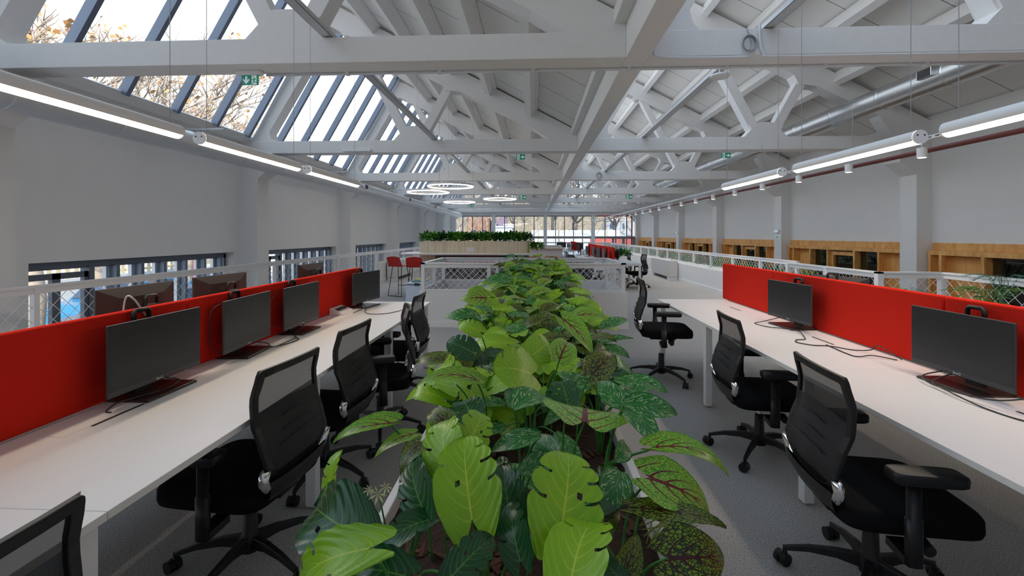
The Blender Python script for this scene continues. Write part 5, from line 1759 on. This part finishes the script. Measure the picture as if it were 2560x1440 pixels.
def tree(x, y, z0, H, seed, label, m, spread=.55, r0=.16, depth=6, dry=0, name='bare_tree', lean=(0, 0), nb=3):
    q = random.Random(seed); mb = MB(); tips = []
    trunk = MB()
    def grow(p, d, L, r, lv, target):
        mid = p + d * L * .5 + Vector((q.uniform(-1, 1), q.uniform(-1, 1), q.uniform(-.3, .3))) * L * .07
        e_ = p + d * L
        target.tube([p, mid, e_], [r, r * .85, r * .68], 6 if lv < 2 else (4 if lv < 4 else 3))
        if lv >= depth:
            tips.append(e_); return
        for k in range(nb if lv < depth - 1 else nb):
            ax = Vector((q.uniform(-1, 1), q.uniform(-1, 1), q.uniform(-.15, .55))).normalized()
            nd = (d * (1 - spread) + ax * spread + Vector((0, 0, .12))).normalized()
            grow(e_ if k else p.lerp(e_, .8), nd, L * q.uniform(.62, .82), r * .62, lv + 1, mb)
    d0 = Vector((lean[0], lean[1], 1)).normalized()
    t = thing(name, label, 'tree', (x, y, z0), 0, None)
    grow(Vector((0, 0, 0)), d0, H * .30, r0, 0, trunk)
    trunk.build('trunk', m, t); mb.build('branches', m, t)
    if dry:
        lf = MB()
        for p in tips:
            if q.random() < dry:
                for _ in range(2):
                    c = p + Vector((q.uniform(-.15, .15), q.uniform(-.15, .15), q.uniform(-.15, .15)))
                    a = Vector((q.uniform(-1, 1), q.uniform(-1, 1), q.uniform(-1, 1))).normalized() * .07
                    b = a.orthogonal() * .8
                    lf.add([c - a, c + b, c + a, c - b], [(0, 1, 2, 3)])
        o = lf.build('dry_leaves', M['leafdry'], t); o['kind'] = 'stuff'
    return t
tree(-11.2, 9.6, -1.4, 9.5, 5, 'pale plane tree whose mottled trunk shows through the first left window', M['branch'], .52, .24, 6, .2, nb=3)
tree(-15.5, 15.5, -1.4, 11.5, 8, 'bare tree seen through the nearest skylight, left of the exit sign', M['branch'], .55, .22, 6, .25)
tree(-16.5, 21.0, -1.4, 11, 12, 'bare tree seen through the skylight behind the exit sign', M['branch'], .55, .22, 6, .2)
tree(-19.0, 30.0, -1.4, 12, 17, 'bare tree farthest along the left side', M['branch'], .55, .22, 6, .15)
tw = ['far left', 'left of centre', 'behind the orange building', 'beside the middle glass column', 'right of the middle glass column', 'behind the white hoarding', 'right of the right glass column', 'above the glass door', 'at the far right edge', 'deep behind on the left', 'deep behind left of the middle column', 'deep behind right of the middle column', 'deep behind near the right column', 'deep behind on the right', 'deep behind the mauve block']
for i, (x, y, H, m_) in enumerate([(-11.5, 50, 9, 'branch'), (-7.6, 47, 8, 'branch'), (-4.6, 55, 10, 'branch'), (2.2, 52, 13, 'branch_d'), (4.9, 56, 12, 'branch_d'), (7.6, 58, 10, 'branch'), (9.5, 54, 9, 'branch_d'), (12.5, 52, 8.5, 'branch_d'), (-1.2, 60, 11, 'branch'), (-9.5, 66, 12, 'branch'), (.5, 68, 12, 'branch'), (3.4, 70, 13, 'branch'), (6.3, 66, 11, 'branch_d'), (15, 64, 11, 'branch'), (-3, 70, 13, 'branch_d')]):
    tree(x, y, -.05, H, 31 + i, 'bare winter tree outside the far glass wall, %s' % tw[i], M[m_], .56, .16 + .08 * (m_ == 'branch_d'), 5, 0)
for i in range(12):
    tree(-13.5 + 2.35 * i, 47.5 + 2.2 * (i % 3), -.05, 7.5 + (i * 37 % 5) * .7, 90 + i, 'thin pale sapling in the row outside the far glass wall, %s from the left' % ORD[i], M['branch'], .60, .075, 5, 0, 'sapling')
# buildings, hoardings
def building(x0, x1, y0, y1, z1, m, label, wins, name='building', roof=None):
    t = thing(name, label, 'building', ((x0 + x1) / 2, (y0 + y1) / 2, 0))
    w, l = (x1 - x0) / 2, (y1 - y0) / 2
    MB().box(-w, w, -l, l, -.05, z1).build('walls', m, t)
    MB().box(-w - .15, w + .15, -l - .15, l + .15, z1, z1 + .15).build('roof', roof or M['hoard'], t)
    for (a, b, c, d) in wins:
        MB().box(-w + a, -w + b, -l - .03, -l + .02, c, d).build('window', M['winblue'], t)
    return t
building(-8.9, -5.9, 62, 66, 4.6, M['brick'], 'small orange-brown building beyond the far glass', [(.4, 1.0, 1.2, 2.2), (1.9, 2.5, 1.2, 2.2)])
building(-5.6, -3.6, 61, 64, 4.1, M['mauve'], 'mauve block beside the orange building outside', [(.3, .9, 2.2, 3.0)])
building(-10.5, -7.8, 46, 48, 1.9, M['teal'], 'low blue-green cabin left outside the far glass', [(.5, 1.1, .9, 1.5), (1.6, 2.2, .9, 1.5)], 'site_cabin')
building(-3.9, -2.2, 47, 49, 2.3, M['hoard'], 'white site cabin with dark windows outside the far glass', [(.2, .7, 1.0, 1.7), (1.0, 1.5, 1.0, 1.7)], 'site_cabin')
building(10.5, 14.5, 66, 70, 3.6, M['cabinet_s'], 'pale house among the trees at the far right outside', [(.5, 1.2, 2.4, 3.2), (2.3, 3.0, 2.4, 3.2)])
def hoarding(x0, x1, y, z0, z1, m, label):
    t = thing('hoarding', label, 'hoarding', ((x0 + x1) / 2, y, 0))
    w = (x1 - x0) / 2; n = max(1, round(2 * w / 1.2))
    for k in range(n):
        if z0 > 0: MB().box(-w + 2 * w * k / n, -w + 2 * w * k / n + .08, -.03, .03, -.05, z0 + .1).build('post', m, t)
        MB().box(-w + 2 * w * k / n + .01, -w + 2 * w * (k + 1) / n - .01, -.03, .03, z0, z1).build('board', m, t)
    return t
hoarding(-.2, 9.4, 50, -.05, 2.05, M['hoard'], 'row of white hoarding boards across the yard outside')
hoarding(5.3, 10.4, 43, .45, 1.35, M['redhoard'], 'red barrier boards outside near the glass door')
hoarding(-12, -.6, 44, -.05, .9, M['hoard'], 'low white barrier left outside the far glass')
lp = thing('lamp_post', 'white street lamp outside the far right pane', 'street lamp', (9.2, 46, -.05))
MB().cyl((0, 0, 0), (0, 0, 3.4), .05, n=8).build('post', M['hoard'], lp)
MB().box(-1.0, .1, -.08, .08, 3.35, 3.45).build('lamp_head', M['hoard'], lp)
# left side: slat fence, cars, wall
fn = thing('slat_fence', 'cream upright-slat fence across the road outside the left windows', 'fence', (-17, 17, -1.4))
for z in (.4, 2.6):
    MB().box(-.04, .0, -7, 7, z + 1.0, z + 1.1).build('fence_rail', M['fencey'], fn)
for k in range(44):
    MB().box(0, .03, -7 + .32 * k, -7 + .32 * k + .17, 1.25, 4.1).build('slat', M['fencey'], fn)
tag(MB().box(-17.2, -16.9, 9.5, 25, -1.4, -.1).build('plinth_wall', M['hoard']), 'low pale wall under the slat fence outside', 'wall')
building(-24, -19, 24.5, 33, 4.6, M['hoard'], 'white building across the road outside the left windows', [(.5, 1.5, 1, 2)])
def car(x, y, rz, paint, label):
    t = thing('car', label, 'car', (x, y, -1.4), rz)
    pr = [(-2.0, .30), (-2.05, .62), (-1.9, .86), (-1.35, .92), (-.75, 1.38), (.75, 1.42), (1.45, .95), (1.95, .82), (2.05, .55), (2.0, .30)]
    MB().prism(pr, 'x', -.82, .82).build('body', paint, t, .05)
    wp = [(-1.2, .94), (-.70, 1.33), (.68, 1.36), (1.25, .96)]
    for s in (-1, 1):
        MB().prism(wp, 'x', s * .822, s * .835).build('side_window', M['winblue'], t)
    MB().prism([(1.28, .97), (.76, 1.36), (.80, 1.38), (1.36, .98)], 'x', -.7, .7).build('windscreen', M['winblue'], t)
    MB().prism([(-1.25, .96), (-.78, 1.34), (-.82, 1.37), (-1.33, .97)], 'x', -.7, .7).build('rear_window', M['winblue'], t)
    for a in (-1.3, 1.3):
        for s in (-1, 1):
            MB().cyl((s * .70, a, .31), (s * .86, a, .31), .31, n=20).build('wheel', M['tyre'], t)
    return t
car(-13.4, 14.6, 0, M['carblue'], 'blue car parked outside the first left window')
car(-13.4, 19.4, 0, M['carblue'], 'second blue car parked farther along outside the left windows')
car(-10.6, 12.2, 0, M['cardark'], 'dark car beside the plane tree trunk outside')
tag(MB().cyl((-8.9, 11.6, -1.4), (-8.9, 11.6, .9), .06, n=10).build('bollard', M['redpipe2']), 'red post outside between the left window fins', 'post')
